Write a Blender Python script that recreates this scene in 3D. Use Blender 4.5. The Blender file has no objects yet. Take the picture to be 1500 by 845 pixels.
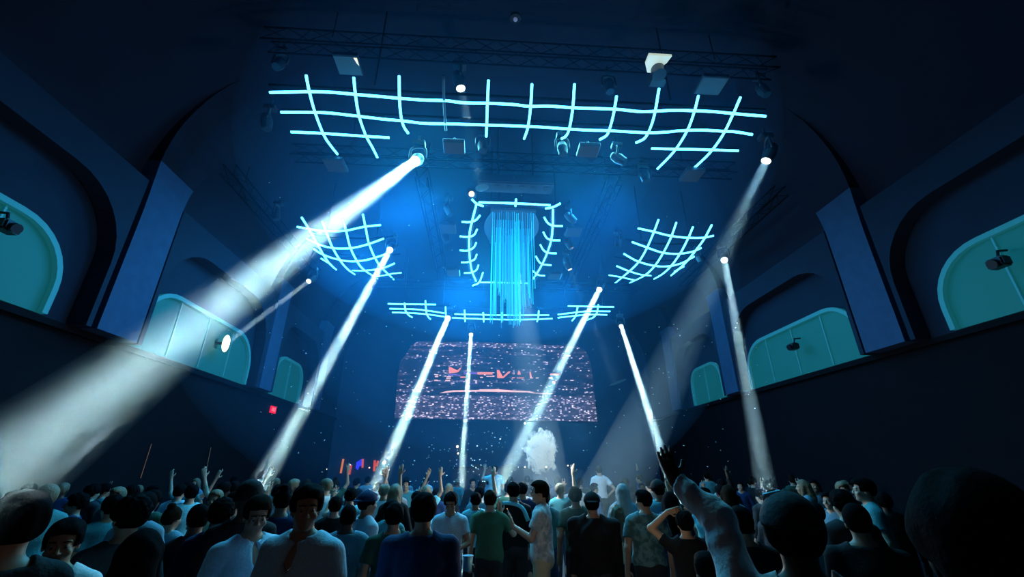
TUBE_ES = 9.0
BEAM_K = 0.35
BEAM_D = 1.0
HAZE = 0.018
RIGHAZE = 0.03
WASH_K = 0.75
BURST_K = 12.0
BURST_L = 3.0
CROWD_K = 1.0
import bpy, bmesh, math, random
import numpy as np
from mathutils import Vector, Matrix

random.seed(7)
rng = np.random.default_rng(7)
SC = bpy.context.scene
COL = SC.collection
R = math.radians

# ------------------------------------------------------------------ camera
F = 623.0
CAM = np.array([0.0, 0.0, 2.0])
_y, _p, _r = R(3.8), R(22.9), R(-0.18)
_d = np.array([math.sin(_y)*math.cos(_p), math.cos(_y)*math.cos(_p), math.sin(_p)])
_rt = np.array([math.cos(_y), -math.sin(_y), 0.0])
_u = np.cross(_rt, _d)
RT = _rt*math.cos(_r) + _u*math.sin(_r)
UP = -_rt*math.sin(_r) + _u*math.cos(_r)
FD = _d

cd = bpy.data.cameras.new('camera')
cam = bpy.data.objects.new('camera', cd)
COL.objects.link(cam)
cd.sensor_width = 36.0
cd.lens = F/1500.0*36.0
cd.clip_start = 0.05
cd.clip_end = 200
M = Matrix(((RT[0], UP[0], -FD[0], CAM[0]), (RT[1], UP[1], -FD[1], CAM[1]), (RT[2], UP[2], -FD[2], CAM[2]), (0, 0, 0, 1)))
cam.matrix_world = M
SC.camera = cam

def ray(x, y):
    return FD + RT*(x-750)/F - UP*(y-422.5)/F
def atY(x, y, Y):
    v = ray(x, y); return CAM + v*(Y/v[1])
def atD(x, y, D):
    return CAM + ray(x, y)*D
def atZ(x, y, Z):
    v = ray(x, y); return CAM + v*((Z-2.0)/v[2])
def atX(x, y, X):
    v = ray(x, y); return CAM + v*(X/v[0])
def proj(p):
    q = np.array(p, float)-CAM
    return 750+F*(q@RT)/(q@FD), 422.5-F*(q@UP)/(q@FD)

# ------------------------------------------------------------------ materials
MATS = {}
def mat(name, color, rough=0.6, metal=0.0, emit=None, es=0.0, spec=0.5, bump=None):
    if name in MATS: return MATS[name]
    m = bpy.data.materials.new(name); m.use_nodes = True
    nt = m.node_tree; b = nt.nodes['Principled BSDF']
    b.inputs['Base Color'].default_value = (*color, 1)
    b.inputs['Roughness'].default_value = rough
    b.inputs['Metallic'].default_value = metal
    b.inputs['Specular IOR Level'].default_value = spec
    if emit is not None:
        b.inputs['Emission Color'].default_value = (*emit, 1)
        b.inputs['Emission Strength'].default_value = es
    if bump:
        sc, st = bump
        tc = nt.nodes.new('ShaderNodeTexCoord')
        n = nt.nodes.new('ShaderNodeTexNoise'); n.inputs['Scale'].default_value = sc
        n.inputs['Detail'].default_value = 4
        bp = nt.nodes.new('ShaderNodeBump'); bp.inputs['Strength'].default_value = st
        bp.inputs['Distance'].default_value = 0.02
        mx = nt.nodes.new('ShaderNodeMix'); mx.data_type = 'RGBA'
        mx.inputs[6].default_value = (*[c*0.75 for c in color], 1)
        mx.inputs[7].default_value = (*[min(1, c*1.2) for c in color], 1)
        nt.links.new(tc.outputs['Object'], n.inputs['Vector'])
        nt.links.new(n.outputs['Fac'], bp.inputs['Height'])
        nt.links.new(n.outputs['Fac'], mx.inputs[0])
        nt.links.new(mx.outputs[2], b.inputs['Base Color'])
        nt.links.new(bp.outputs['Normal'], b.inputs['Normal'])
    MATS[name] = m
    return m

def volmat(name, color, density, aniso=0.0):
    m = bpy.data.materials.new(name); m.use_nodes = True
    nt = m.node_tree; nt.nodes.remove(nt.nodes['Principled BSDF'])
    v = nt.nodes.new('ShaderNodeVolumeScatter')
    v.inputs['Color'].default_value = (*color, 1)
    v.inputs['Density'].default_value = density
    v.inputs['Anisotropy'].default_value = aniso
    nt.links.new(v.outputs[0], nt.nodes['Material Output'].inputs['Volume'])
    return m

# ------------------------------------------------------------------ object helpers
def link(o, parent=None):
    COL.objects.link(o)
    if parent is not None: o.parent = parent
    return o
def tag(o, label=None, cat=None, group=None, kind=None):
    if label: o['label'] = label
    if cat: o['category'] = cat
    if group: o['group'] = group
    if kind: o['kind'] = kind
    return o
def empty(name, loc=(0, 0, 0), rz=0.0, scale=1.0):
    o = bpy.data.objects.new(name, None); COL.objects.link(o)
    o.location = tuple(float(c) for c in loc); o.rotation_euler = (0, 0, rz); o.scale = (scale,)*3
    o.empty_display_size = 0.1
    return o
def mesh_obj(name, bm_or_me, m, parent=None, smooth=False):
    if isinstance(bm_or_me, bmesh.types.BMesh):
        me = bpy.data.meshes.new(name); bm_or_me.to_mesh(me); bm_or_me.free()
        if smooth:
            me.polygons.foreach_set('use_smooth', [True]*len(me.polygons))
    else:
        me = bm_or_me
    if m is not None and not me.materials: me.materials.append(m)
    return link(bpy.data.objects.new(name, me), parent)

def bm_box(bm, c, s, rot=None):
    r = bmesh.ops.create_cube(bm, size=1.0)
    mt = Matrix.Translation(Vector([float(x) for x in c])) @ (rot.to_4x4() if rot is not None else Matrix.Identity(4)) @ Matrix.Diagonal((*[float(x) for x in s], 1))
    bmesh.ops.transform(bm, matrix=mt, verts=r['verts'])
    return bm
def frame_of(dirv):
    d = Vector([float(x) for x in dirv]).normalized()
    a = Vector((0, 0, 1)) if abs(d.z) < 0.95 else Vector((0, 1, 0))
    x = a.cross(d).normalized(); y = d.cross(x)
    return x, y, d
def bm_tube(bm, pts, r, seg=8, caps=True, radii=None):
    pts = [Vector([float(c) for c in p]) for p in pts]
    rings = []
    n = len(pts)
    prevx = None
    for i, p in enumerate(pts):
        if i == 0: t = pts[1]-pts[0]
        elif i == n-1: t = pts[-1]-pts[-2]
        else: t = pts[i+1]-pts[i-1]
        x, y, t = frame_of(t)
        if prevx is not None:
            x = (prevx - t*prevx.dot(t)).normalized(); y = t.cross(x)
        prevx = x
        rr = radii[i] if radii is not None else r
        rings.append([bm.verts.new(p + (x*math.cos(2*math.pi*k/seg) + y*math.sin(2*math.pi*k/seg))*rr) for k in range(seg)])
    for a, b in zip(rings, rings[1:]):
        for k in range(seg):
            bm.faces.new((a[k], a[(k+1) % seg], b[(k+1) % seg], b[k]))
    if caps:
        bm.faces.new(list(reversed(rings[0]))); bm.faces.new(rings[-1])
    return bm
def catmull(pts, sub=4):
    P = [np.array(p, float) for p in pts]
    if len(P) < 3: return P
    P = [2*P[0]-P[1]] + P + [2*P[-1]-P[-2]]
    out = []
    for i in range(1, len(P)-2):
        for k in range(sub):
            t = k/sub
            out.append(0.5*((2*P[i]) + (-P[i-1]+P[i+1])*t + (2*P[i-1]-5*P[i]+4*P[i+1]-P[i+2])*t*t + (-P[i-1]+3*P[i]-3*P[i+1]+P[i+2])*t**3))
    out.append(P[-2])
    return out
def bm_prism(bm, pts, off):
    """closed outline (list of 3d points) extruded by vector off"""
    off = Vector([float(c) for c in off])
    a = [bm.verts.new(Vector([float(c) for c in p])) for p in pts]
    b = [bm.verts.new(v.co + off) for v in a]
    n = len(a)
    fs = [bm.faces.new(a), bm.faces.new(list(reversed(b)))]
    for i in range(n):
        bm.faces.new((a[(i+1) % n], a[i], b[i], b[(i+1) % n]))
    bmesh.ops.triangulate(bm, faces=fs)
    bmesh.ops.recalc_face_normals(bm, faces=bm.faces)
    return bm

def bm_band(bm, outer, inner, off):
    """open band between two outlines of equal length, extruded by off"""
    off = Vector([float(c) for c in off])
    O = [bm.verts.new(Vector([float(c) for c in p])) for p in outer]; I = [bm.verts.new(Vector([float(c) for c in p])) for p in inner]
    O2 = [bm.verts.new(v.co+off) for v in O]; I2 = [bm.verts.new(v.co+off) for v in I]
    n = len(O)
    for k in range(n-1):
        bm.faces.new((O[k], O[k+1], I[k+1], I[k])); bm.faces.new((O2[k+1], O2[k], I2[k], I2[k+1]))
        bm.faces.new((O[k+1], O[k], O2[k], O2[k+1])); bm.faces.new((I[k], I[k+1], I2[k+1], I2[k]))
    for k in (0, n-1):
        bm.faces.new((O[k], I[k], I2[k], O2[k]))
    bmesh.ops.recalc_face_normals(bm, faces=bm.faces)
    return bm

SC.view_settings.view_transform = 'Standard'
SC.view_settings.look = 'None'
SC.view_settings.gamma = 1.0
SC.view_settings.exposure = 0.0
SC.view_settings.use_curve_mapping = False
# ------------------------------------------------------------------ the hall
XC = 0.87; HW = 9.33
XL, XR = XC-HW, XC+HW
YB, YF = -7.0, 26.0
ZC = 11.6
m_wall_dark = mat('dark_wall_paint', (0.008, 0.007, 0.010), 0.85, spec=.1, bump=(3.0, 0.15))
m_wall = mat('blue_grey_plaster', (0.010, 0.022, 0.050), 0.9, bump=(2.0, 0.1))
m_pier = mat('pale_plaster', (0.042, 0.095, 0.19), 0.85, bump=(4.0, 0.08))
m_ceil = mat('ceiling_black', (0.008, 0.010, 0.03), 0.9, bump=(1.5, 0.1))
m_floor = mat('club_floor', (0.02, 0.02, 0.025), 0.35, bump=(6.0, 0.05))
m_black = mat('black_steel', (0.02, 0.022, 0.03), 0.45, 0.3)
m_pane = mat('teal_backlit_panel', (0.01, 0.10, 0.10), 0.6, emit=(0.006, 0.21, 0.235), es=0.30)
m_rim = mat('window_rim_self_lit', (0.06, 0.26, 0.29), 0.5, emit=(0.02, 0.36, 0.44), es=0.2)  # emission stands in for the light caught by the rim
m_mull = mat('mullion_self_lit', (0.08, 0.3, 0.32), 0.4, emit=(0.02, 0.36, 0.46), es=0.16)  # mullions glow in place of light falling on them

b = bmesh.new(); bm_box(b, (XC, (YB+YF)/2, -0.1), (2*HW+1.6, YF-YB+1, 0.2)); tag(mesh_obj('floor', b, m_floor), kind='structure', label='dark polished dance floor of the club')
b = bmesh.new(); bm_box(b, (XC, (YB+YF)/2, ZC+0.1), (2*HW+1.6, YF-YB+1, 0.2)); tag(mesh_obj('ceiling', b, m_ceil), kind='structure', label='dark ceiling above the light rig')
b = bmesh.new(); bm_box(b, (XC, YF+0.15, ZC/2), (2*HW+1.6, 0.3, ZC)); tag(mesh_obj('wall_back', b, mat('stage_wall_paint', (0.05, 0.08, 0.16), 0.8, bump=(1.2, 0.1))), kind='structure', label='dark blue wall behind the screen')
b = bmesh.new(); bm_box(b, (XC, YB-0.15, ZC/2), (2*HW+1.6, 0.3, ZC)); tag(mesh_obj('wall_front', b, m_wall_dark), kind='structure', label='dark wall behind the viewer')

BAYS = [(2.75, 8.2), (10.25, 15.6), (17.5, 20.6)]
PIERS = [(0.4, 1.5), (9.0, 10.1), (16.0, 16.9), (21.3, 22.2)]
def side(sgn):
    X = XC + sgn*HW
    nm = 'wall_right' if sgn > 0 else 'wall_left'
    # lower dark wall
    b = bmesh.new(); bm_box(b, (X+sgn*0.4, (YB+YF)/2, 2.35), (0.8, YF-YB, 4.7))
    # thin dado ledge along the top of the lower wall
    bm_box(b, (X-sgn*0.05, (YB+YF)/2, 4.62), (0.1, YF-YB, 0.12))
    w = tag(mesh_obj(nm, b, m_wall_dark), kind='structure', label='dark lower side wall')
    # upper wall: coved profile running along the hall
    prof = [(0.02, 4.7), (0.02, 7.0), (0.02, 8.2), (-0.15, 9.0), (-0.6, 9.9), (-1.4, 10.7), (-2.6, 11.3), (-4.2, 11.6)]
    prof2 = [(0.0, 4.7)]
    prof = [(p[0]+0.0, p[1]) for p in prof]
    b = bmesh.new()
    ys = [YB, YF]
    rings = []
    smooth_prof = catmull([np.array(p) for p in prof], 3)
    for y in ys:
        rings.append([b.verts.new((X+sgn*float(p[0]), y, float(p[1]))) for p in smooth_prof])
    for k in range(len(smooth_prof)-1):
        b.faces.new((rings[0][k], rings[0][k+1], rings[1][k+1], rings[1][k]))
    bmesh.ops.recalc_face_normals(b, faces=b.faces)
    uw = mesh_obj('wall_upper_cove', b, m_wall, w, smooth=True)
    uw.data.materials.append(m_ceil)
    for p_ in uw.data.polygons: p_.material_index = 1 if p_.center.z > 8.6 else 0  # upper cove takes the dark ceiling colour to stand for fading light
    # raised lining around each bay with a rounded opening, its soffit reads as the dark curve over the windows
    for (y0, y1) in [(1.6, 8.9), (10.2, 15.9), (17.0, 21.2)]:
        T = 0.38
        o = []
        top = 8.35
        iy0, iy1, iz, rr = y0+0.12, y1-0.12, 7.62, 1.5
        if y1-y0 < 5: rr = 1.1
        inner = [(iy1, 4.7)]
        for k in range(9):
            a = k/8*math.pi/2
            inner.append((iy1-rr+rr*math.cos(a), iz-rr+rr*math.sin(a)))
        for k in range(9):
            a = math.pi/2 + k/8*math.pi/2
            inner.append((iy0+rr+rr*math.cos(a), iz-rr+rr*math.sin(a)))
        inner.append((iy0, 4.7))
        outer = []
        for k, (y, z) in enumerate(inner):
            if z <= 4.71: outer.append((y1 if y > (y0+y1)/2 else y0, 4.7)); continue
            # push outward from the corner centre to the rectangle
            qy = iy1-rr if y > (y0+y1)/2 else iy0+rr; qz = iz-rr
            dy, dz = y-qy, z-qz
            by = y1 if dy > 0 else y0
            if abs(dz) < 1e-6: outer.append((by, z)); continue
            if abs(dy) < 1e-6: outer.append((y, top)); continue
            s1 = (by-qy)/dy; s2 = (top-qz)/dz
            if abs(abs(dy)-abs(dz)) < 0.05*rr: outer.append((by, top)); continue
            s_ = min(s1, s2); outer.append((qy+dy*s_, qz+dz*s_))
        b = bmesh.new()
        bm_band(b, [(X-sgn*T, y, z) for (y, z) in outer], [(X-sgn*T, y, z) for (y, z) in inner], (sgn*T, 0, 0))
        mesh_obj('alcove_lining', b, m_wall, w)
    # piers with a flared head
    for (y0, y1) in PIERS:
        b = bmesh.new()
        prev = None
        pr = [(0.42, 4.7, 0), (0.42, 6.0, 0), (0.42, 7.6, 0.0), (0.42, 8.5, 0.03), (0.5, 9.2, 0.12), (0.85, 10.0, 0.3), (1.6, 10.8, 0.55), (2.7, 11.4, 0.8)]
        rings = []
        for (d, z, fl) in catmull([np.array(q, float) for q in pr], 3):
            rings.append([b.verts.new((X-sgn*d, y0-fl, z)), b.verts.new((X-sgn*d, y1+fl, z)), b.verts.new((X+sgn*0.1, y1+fl, z)), b.verts.new((X+sgn*0.1, y0-fl, z))])
        for r0, r1 in zip(rings, rings[1:]):
            for k in range(4):
                b.faces.new((r0[k], r0[(k+1) % 4], r1[(k+1) % 4], r1[k]))
        b.faces.new(rings[0]); b.faces.new(rings[-1])
        bmesh.ops.recalc_face_normals(b, faces=b.faces)
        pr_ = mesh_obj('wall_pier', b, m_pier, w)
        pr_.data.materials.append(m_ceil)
        for p_ in pr_.data.polygons: p_.material_index = 1 if p_.center.z > 8.95 else 0  # flared heads coloured dark where the light dies away
    return w
side(1); side(-1)

# skirting and a high trim ring on the ceiling around the rig
b = bmesh.new()
for sg in (1, -1):
    bm_box(b, (XC+sg*(HW-0.03), (YB+YF)/2, 0.08), (0.06, YF-YB, 0.16))
tag(mesh_obj('baseboard_sides', b, m_black), kind='structure')

# windows
def window(n, sgn, y0, y1, label):
    X = XC + sgn*HW
    z0, z1, rr = 4.72, 6.36, 1.15
    if y1-y0 < 4: rr = 0.8
    ol = [(y1, z0)]
    for k in range(9):
        a = k/8*math.pi/2
        ol.append((y1-rr+rr*math.cos(a), z1-rr+rr*math.sin(a)))
    for k in range(9):
        a = math.pi/2+k/8*math.pi/2
        ol.append((y0+rr+rr*math.cos(a), z1-rr+rr*math.sin(a)))
    ol.append((y0, z0))
    b = bmesh.new(); bm_prism(b, [(X-sgn*0.03, y, z) for (y, z) in ol], (-sgn*0.02, 0, 0))
    w = tag(mesh_obj('window_%d' % n, b, m_pane), kind='structure', label=label)
    # rim: flat band following the arch, standing proud of the wall
    b = bmesh.new()
    wd = 0.11
    cy, cz = (y0+y1)/2, z0
    inner = []
    for (y, z) in ol:
        ny, nz = y, z
        # shrink toward the inside
        if z <= z0+1e-6: ny = y - wd if y > cy else y + wd
        else:
            qy = min(max(y, y0+rr), y1-rr); qz = min(z, z1-rr)
            L = math.hypot(y-qy, z-qz)
            ny = qy+(y-qy)*(L-wd)/L; nz = qz+(z-qz)*(L-wd)/L
        inner.append((ny, nz))
    bm_band(b, [(X-sgn*0.05, y, z) for (y, z) in ol], [(X-sgn*0.05, y, z) for (y, z) in inner], (-sgn*0.10, 0, 0))
    mesh_obj('window_frame', b, m_rim, w)
    nm = 3 if y1-y0 > 4 else 1
    for k in range(nm):
        y = y0+(y1-y0)*(k+1)/(nm+1)
        b = bmesh.new(); bm_box(b, (X-sgn*0.07, y, (z0+z1)/2-0.04), (0.04, 0.035, z1-z0-0.12))
        mesh_obj('mullion', b, m_mull, w)
    return w
window(1, 1, 2.75, 8.2, 'near round-cornered teal window on the right wall')
window(2, 1, 10.25, 15.6, 'middle four-pane round-cornered teal window on the right wall')
window(3, 1, 17.5, 20.3, 'small far teal window on the right wall')
window(4, -1, 2.75, 8.2, 'near round-cornered teal window on the left wall')
window(5, -1, 10.25, 15.6, 'middle round-cornered teal window on the left wall behind the wide beam')
window(6, -1, 17.5, 20.3, 'small far teal window on the left wall')

# small dark fixtures bracketed in front of the windows
def window_fixture(p, sgn, label):
    t = tag(empty('window_floodlight', p), label, 'lamp')
    b = bmesh.new(); bm_box(b, (-sgn*0.10, 0, -0.06), (0.22, 0.30, 0.2)); 
    bmesh.ops.bevel(b, geom=b.edges[:], offset=0.03, segments=2, affect='EDGES')
    mesh_obj('lamp_housing', b, m_black, t)
    b = bmesh.new(); bm_tube(b, [(sgn*0.2, 0, 0.22), (0.0, 0, 0.2), (-sgn*0.06, 0, 0.02)], 0.025); mesh_obj('mounting_bracket', b, m_black, t)
    b = bmesh.new(); bm_tube(b, [(-sgn*0.21, 0, -0.08), (-sgn*0.27, 0, -0.1)], 0.09, 12); mesh_obj('lens_hood', b, m_black, t)
    return t
window_fixture((atX(1166, 505, XR-0.3)), 1, 'small dark floodlight bracketed in front of the middle right window')
window_fixture((atX(1468, 381, XR-0.3)), 1, 'small dark floodlight bracketed in front of the near right window')
window_fixture((atX(4, 327, XL+0.3)), -1, 'small dark floodlight bracketed in front of the near left window')

# hot spot of the short beam at the left window, added as glowing ellipsoid
p = atX(331, 503, XL+0.35)
t = tag(empty('light_hot_spot', p), 'added warm white glow of the beam hot spot at the middle left window', 'lamp')
b = bmesh.new()
bmesh.ops.create_uvsphere(b, u_segments=16, v_segments=10, radius=1.0)
bmesh.ops.transform(b, matrix=Matrix.Diagonal((0.07, 0.16, 0.27, 1)), verts=b.verts)
mesh_obj('hot_spot_glow', b, mat('warm_hot_spot', (1, 1, .8), .4, emit=(1.0, 1.0, 0.62), es=3.0), t, smooth=True)
b = bmesh.new(); bm_tube(b, [(-0.32, 0, 0), (-0.08, 0, 0)], 0.04, 10); bm_box(b, (-0.32, 0, 0), (0.04, 0.2, 0.3)); mesh_obj('wall_mount', b, m_black, t)  # mount added behind the hot spot glow

# exit sign
p = atX(400, 600, XL+0.06)
t = tag(empty('exit_sign', p), 'small red lit exit sign high on the left wall', 'sign')
b = bmesh.new(); bm_box(b, (0, 0, 0), (0.06, 0.42, 0.26)); mesh_obj('sign_case', b, mat('exit_red', (.3, .01, .03), .5, emit=(1.0, 0.01, 0.05), es=0.9), t)
m_exl = mat('exit_letter', (.8, .3, .3), .5, emit=(1.0, 0.25, 0.3), es=1.0)
b = bmesh.new()
def stroke(b, a, c, w=0.012):
    a = np.array(a); c = np.array(c); d = (c-a); L = np.linalg.norm(d); ang = math.atan2(d[1], d[0])
    m_ = Matrix.Rotation(ang, 3, 'X')
    bm_box(b, (0.034, (a[0]+c[0])/2, (a[1]+c[1])/2), (0.008, L+w*0.6, w), m_)
for (a, c) in [((-.15, -.06), (-.15, .06)), ((-.15, .06), (-.10, .06)), ((-.15, 0), (-.11, 0)), ((-.15, -.06), (-.10, -.06)),
               ((-.07, -.06), (-.01, .06)), ((-.07, .06), (-.01, -.06)), ((.04, -.06), (.04, .06)), ((.11, -.06), (.11, .06)), ((.08, .06), (.145, .06))]:
    # seen from the hall (+x side) y runs away to the viewer's right on this wall
    stroke(b, (a[0], a[1]), (c[0], c[1]))
mesh_obj('sign_lettering', b, m_exl, t)

# reflections of light on the lower left wall, added as thin glowing tubes
for (xa, ya, xb, yb, lab) in [(222, 650, 206, 700, 'longer faint orange light reflection on the lower left wall'), (309, 655, 302, 690, 'shorter faint light reflection on the lower left wall')]:
    a = atX(xa, ya, XL+0.03); c = atX(xb, yb, XL+0.03)
    b = bmesh.new(); bm_tube(b, [a, (a+c)/2, c], 0.008, 6)
    tag(mesh_obj('wall_light_reflection', b, mat('reflection_glow_'+str(xa), (.3, .15, .08), .5, emit=(1.0, .42, .2) if xa < 250 else (.5, .5, .5), es=0.07)), lab, 'light reflection')

# ceiling sprinklers / small down lights
for (x, y, lab) in [(755, 28, 'tiny ceiling downlight above the front light grid'), (330, 15, 'tiny ceiling downlight near the upper left of the room'), (1210, 67, 'tiny ceiling downlight near the upper right of the room')]:
    p = atZ(x, y, ZC-0.06)
    t = tag(empty('ceiling_spot', p), lab, 'downlight')
    b = bmesh.new(); bm_tube(b, [(0, 0, 0.06), (0, 0, 0)], 0.13, 18); mesh_obj('trim_ring', b, m_black, t)
    b = bmesh.new(); bmesh.ops.create_uvsphere(b, u_segments=12, v_segments=8, radius=0.05)
    bmesh.ops.transform(b, matrix=Matrix.Translation((0, 0, -0.01)), verts=b.verts)
    mesh_obj('bulb', b, mat('dim_bulb', (.3, .35, .5), .3, emit=(.25, .3, .55), es=0.35), t, smooth=True)

# ------------------------------------------------------------------ LED screen
SY = 25.0
scr = [(578, 612), (583, 545), (586, 530), (596, 517), (601, 507), (613, 500), (700, 501), (760, 503), (826, 506), (845, 508), (856, 512), (862, 521), (867, 540), (875, 617)]
so = [atY(x, y, SY) for x, y in scr]
sm = bpy.data.materials.new('led_static'); sm.use_nodes = True
nt = sm.node_tree; bs = nt.nodes['Principled BSDF']; bs.inputs['Base Color'].default_value = (0.01, 0.02, 0.04, 1)
N = nt.nodes.new; L = nt.links.new
tc = N('ShaderNodeTexCoord')
def math_n(op, a, b_=None, c=None):
    n = N('ShaderNodeMath'); n.operation = op
    for i, v in enumerate((a, b_, c)):
        if v is None: continue
        if isinstance(v, (int, float)): n.inputs[i].default_value = v
        else: L(v, n.inputs[i])
    return n.outputs[0]
sep = N('ShaderNodeSeparateXYZ'); L(tc.outputs['Object'], sep.inputs[0])
qx = math_n('SNAP', sep.outputs['X'], 0.10); qz = math_n('SNAP', sep.outputs['Z'], 0.045)
cmb = N('ShaderNodeCombineXYZ'); L(qx, cmb.inputs[0]); L(qz, cmb.inputs[2])
wn = N('ShaderNodeTexWhiteNoise'); wn.noise_dimensions = '3D'; L(cmb.outputs[0], wn.inputs['Vector'])
# row bands: noise along z only, stretched in x
mp = N('ShaderNodeMapping'); mp.inputs['Scale'].default_value = (0.35, 0.0, 5.5); L(cmb.outputs[0], mp.inputs[0])
rn = N('ShaderNodeTexNoise'); rn.inputs['Scale'].default_value = 1.0; rn.inputs['Detail'].default_value = 3; rn.inputs['Roughness'].default_value = .7; L(mp.outputs[0], rn.inputs['Vector'])
# dense bands at the very top and in the lower quarter
lowb = math_n('LESS_THAN', sep.outputs['Z'], 5.85)
topb = math_n('GREATER_THAN', sep.outputs['Z'], 8.72)
band = math_n('MINIMUM', math_n('MAXIMUM', math_n('MULTIPLY', math_n('SUBTRACT', rn.outputs['Fac'], 0.50), 2.6), 0.015), 0.42)
dens = math_n('MULTIPLY_ADD', math_n('ADD', lowb, topb), 0.22, band)
on = math_n('GREATER_THAN', wn.outputs['Value'], math_n('SUBTRACT', 1.0, dens))
wn2 = N('ShaderNodeTexWhiteNoise'); wn2.noise_dimensions = '4D'; wn2.inputs['W'].default_value = 3.3; L(cmb.outputs[0], wn2.inputs['Vector'])
on2 = math_n('MULTIPLY', on, math_n('POWER', wn2.outputs['Value'], 2.0))
glow = math_n('MULTIPLY', dens, 0.28)
mixc = N('ShaderNodeMix'); mixc.data_type = 'RGBA'; mixc.inputs[6].default_value = (.30, .34, .9, 1); mixc.inputs[7].default_value = (.80, .74, 1.0, 1)
L(wn2.outputs['Value'], mixc.inputs[0])
em = math_n('ADD', math_n('MULTIPLY', on2, 1.3), math_n('MULTIPLY', glow, 0.9))
L(mixc.outputs[2], bs.inputs['Emission Color']); L(math_n('ADD', em, 0.012), bs.inputs['Emission Strength'])
bs.inputs['Roughness'].default_value = .5
b = bmesh.new(); bm_prism(b, so, (0, 0.25, 0))
scrn = tag(mesh_obj('video_screen', b, sm), 'wide video screen with rounded top corners showing purple static and broken orange lettering', 'screen')
b = bmesh.new()
big = [p + (p-np.mean(so, axis=0))*0.015*np.array([1, 0, 1]) + np.array([0, .1, 0]) for p in so]
bm_prism(b, big, (0, 0.3, 0)); mesh_obj('screen_casing', b, m_black, scrn)
# glitched lettering
def sp(x, y): return (620+x*0.146667, 525+y*0.146667)
def poly(b, pts, d=0.03):
    bm_prism(b, [atY(*sp(x, y), SY-0.012) for x, y in pts], (0, -d*0.3, 0))
m_or = mat('glyph_orange', (.5, .2, .15), .5, emit=(1.0, .30, .22), es=0.9)
m_pk = mat('glyph_pink', (.6, .4, .4), .5, emit=(1.0, .62, .66), es=0.95)
m_vi = mat('glyph_violet', (.3, .2, .5), .5, emit=(.22, .12, .75), es=0.6)
def rect(x0, y0, x1, y1, sk=0): return [(x0+sk, y0), (x1+sk, y0), (x1, y1), (x0, y1)]
b = bmesh.new()
for q in [[(255, 85), (275, 88), (300, 118), (340, 120), (365, 95), (380, 100), (345, 138), (255, 150)], rect(540, 137, 692, 160), 
          [(735, 115), (757, 115), (765, 185), (790, 185), (850, 130), (876, 130), (800, 196), (740, 196)],
          [(948, 128), (966, 128), (974, 160), (940, 160)], [(1060, 135), (1074, 135), (1085, 190), (1066, 190)], rect(370, 180, 424, 193), rect(935, 190, 1008, 198), rect(888, 188, 915, 197),
          [(1270, 150), (1365, 150), (1350, 166), (1262, 164)], [(1290, 225), (1310, 225), (1325, 245), (1295, 248)]]:
    poly(b, q)
mesh_obj('screen_lettering', b, m_or, scrn)
b = bmesh.new()
for q in [rect(122, 158, 150, 168, 2), rect(116, 176, 148, 186, 2), rect(110, 212, 142, 224, 2), rect(232, 178, 276, 186, 2), rect(228, 192, 274, 202, 2), rect(220, 212, 268, 226, 2),
          rect(568, 184, 596, 194), rect(630, 176, 712, 182), rect(1120, 190, 1150, 198, 6), rect(1066, 190, 1096, 199), rect(1250, 188, 1290, 200), rect(890, 150, 914, 156),
          [(165, 346), (230, 326), (300, 318), (560, 314), (562, 308), (730, 308), (735, 316), (900, 320), (1060, 326), (1110, 342), (1310, 350), (1240, 354), (1100, 348), (1040, 338), (560, 330), (300, 334), (230, 342)]]:
    poly(b, q)
mesh_obj('screen_lettering', b, m_pk, scrn)
b = bmesh.new()
for q in [rect(405, 138, 540, 158), [(250, 160), (300, 152), (370, 166), (370, 176), (300, 164), (250, 176)], rect(450, 250, 550, 254)]:
    poly(b, q)
mesh_obj('screen_lettering', b, m_vi, scrn)

# dark stage below the screen with a booth
b = bmesh.new(); bm_box(b, (XC, 22.4, 0.5), (15.5, 7.0, 1.0)); 
st = tag(mesh_obj('stage_platform', b, m_black), 'low dark stage platform below the video screen', 'stage')
t = tag(empty('dj_booth', (XC-0.4, 20.2, 1.0)), 'low dark mixing booth on the stage below the video screen', 'booth')
b = bmesh.new(); bm_box(b, (0, 0, 0.5), (3.4, 0.9, 1.0)); bmesh.ops.bevel(b, geom=b.edges[:], offset=0.05, segments=2, affect='EDGES'); mesh_obj('booth_front', b, mat('booth_panel', (.03, .04, .06), .3), t)
b = bmesh.new(); bm_box(b, (0, 0, 1.03), (3.6, 1.05, 0.06)); mesh_obj('booth_top', b, m_black, t)
for k in (-1, 1):
    b = bmesh.new(); bm_box(b, (k*0.7, 0.05, 1.11), (0.45, 0.4, 0.09)); bm_tube(b, [(k*0.7, 0.05, 1.155), (k*0.7, 0.05, 1.17)], 0.14, 20); mesh_obj('record_deck', b, m_black, t)
# lit bars at the back left
for (x0, y0, x1, y1, w, c, lab) in [(503, 672, 499, 693, .09, (1.0, .32, .10), 'orange lit strip at the back left, leftmost of the row'),
                              (514, 681, 511, 695, .12, (1.0, .10, .07), 'red lit strip at the back left, left of the blue lit panel'),
                              (531.5, 672, 531, 685, .09, (1.0, .12, .10), 'red lit strip close on the right of the blue lit panel'),
                              (549, 674, 548, 690, .10, (1.0, .12, .06), 'red lit strip just left of a bright beam'),
                              (554, 675, 551, 683, .10, (1.0, .15, .08), 'short slanted red lit strip touching a bright beam')]:
    a = atY(x0, y0, 25.88); c2 = atY(x1, y1, 25.88)
    b = bmesh.new(); bm_tube(b, [a, (a+c2)/2, c2], w*.6, 8)
    tag(mesh_obj('neon_strip', b, mat('neon_%d' % x0, (.2, .1, .1), .5, emit=c, es=0.55)), lab, 'light strip', 'neon strips at the back left')
b = bmesh.new(); bm_prism(b, [atY(x, y, 25.9) for x, y in [(522, 677), (530, 672), (530, 682), (526, 683), (524, 688), (521, 686)]], (0, .06, 0))
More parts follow.
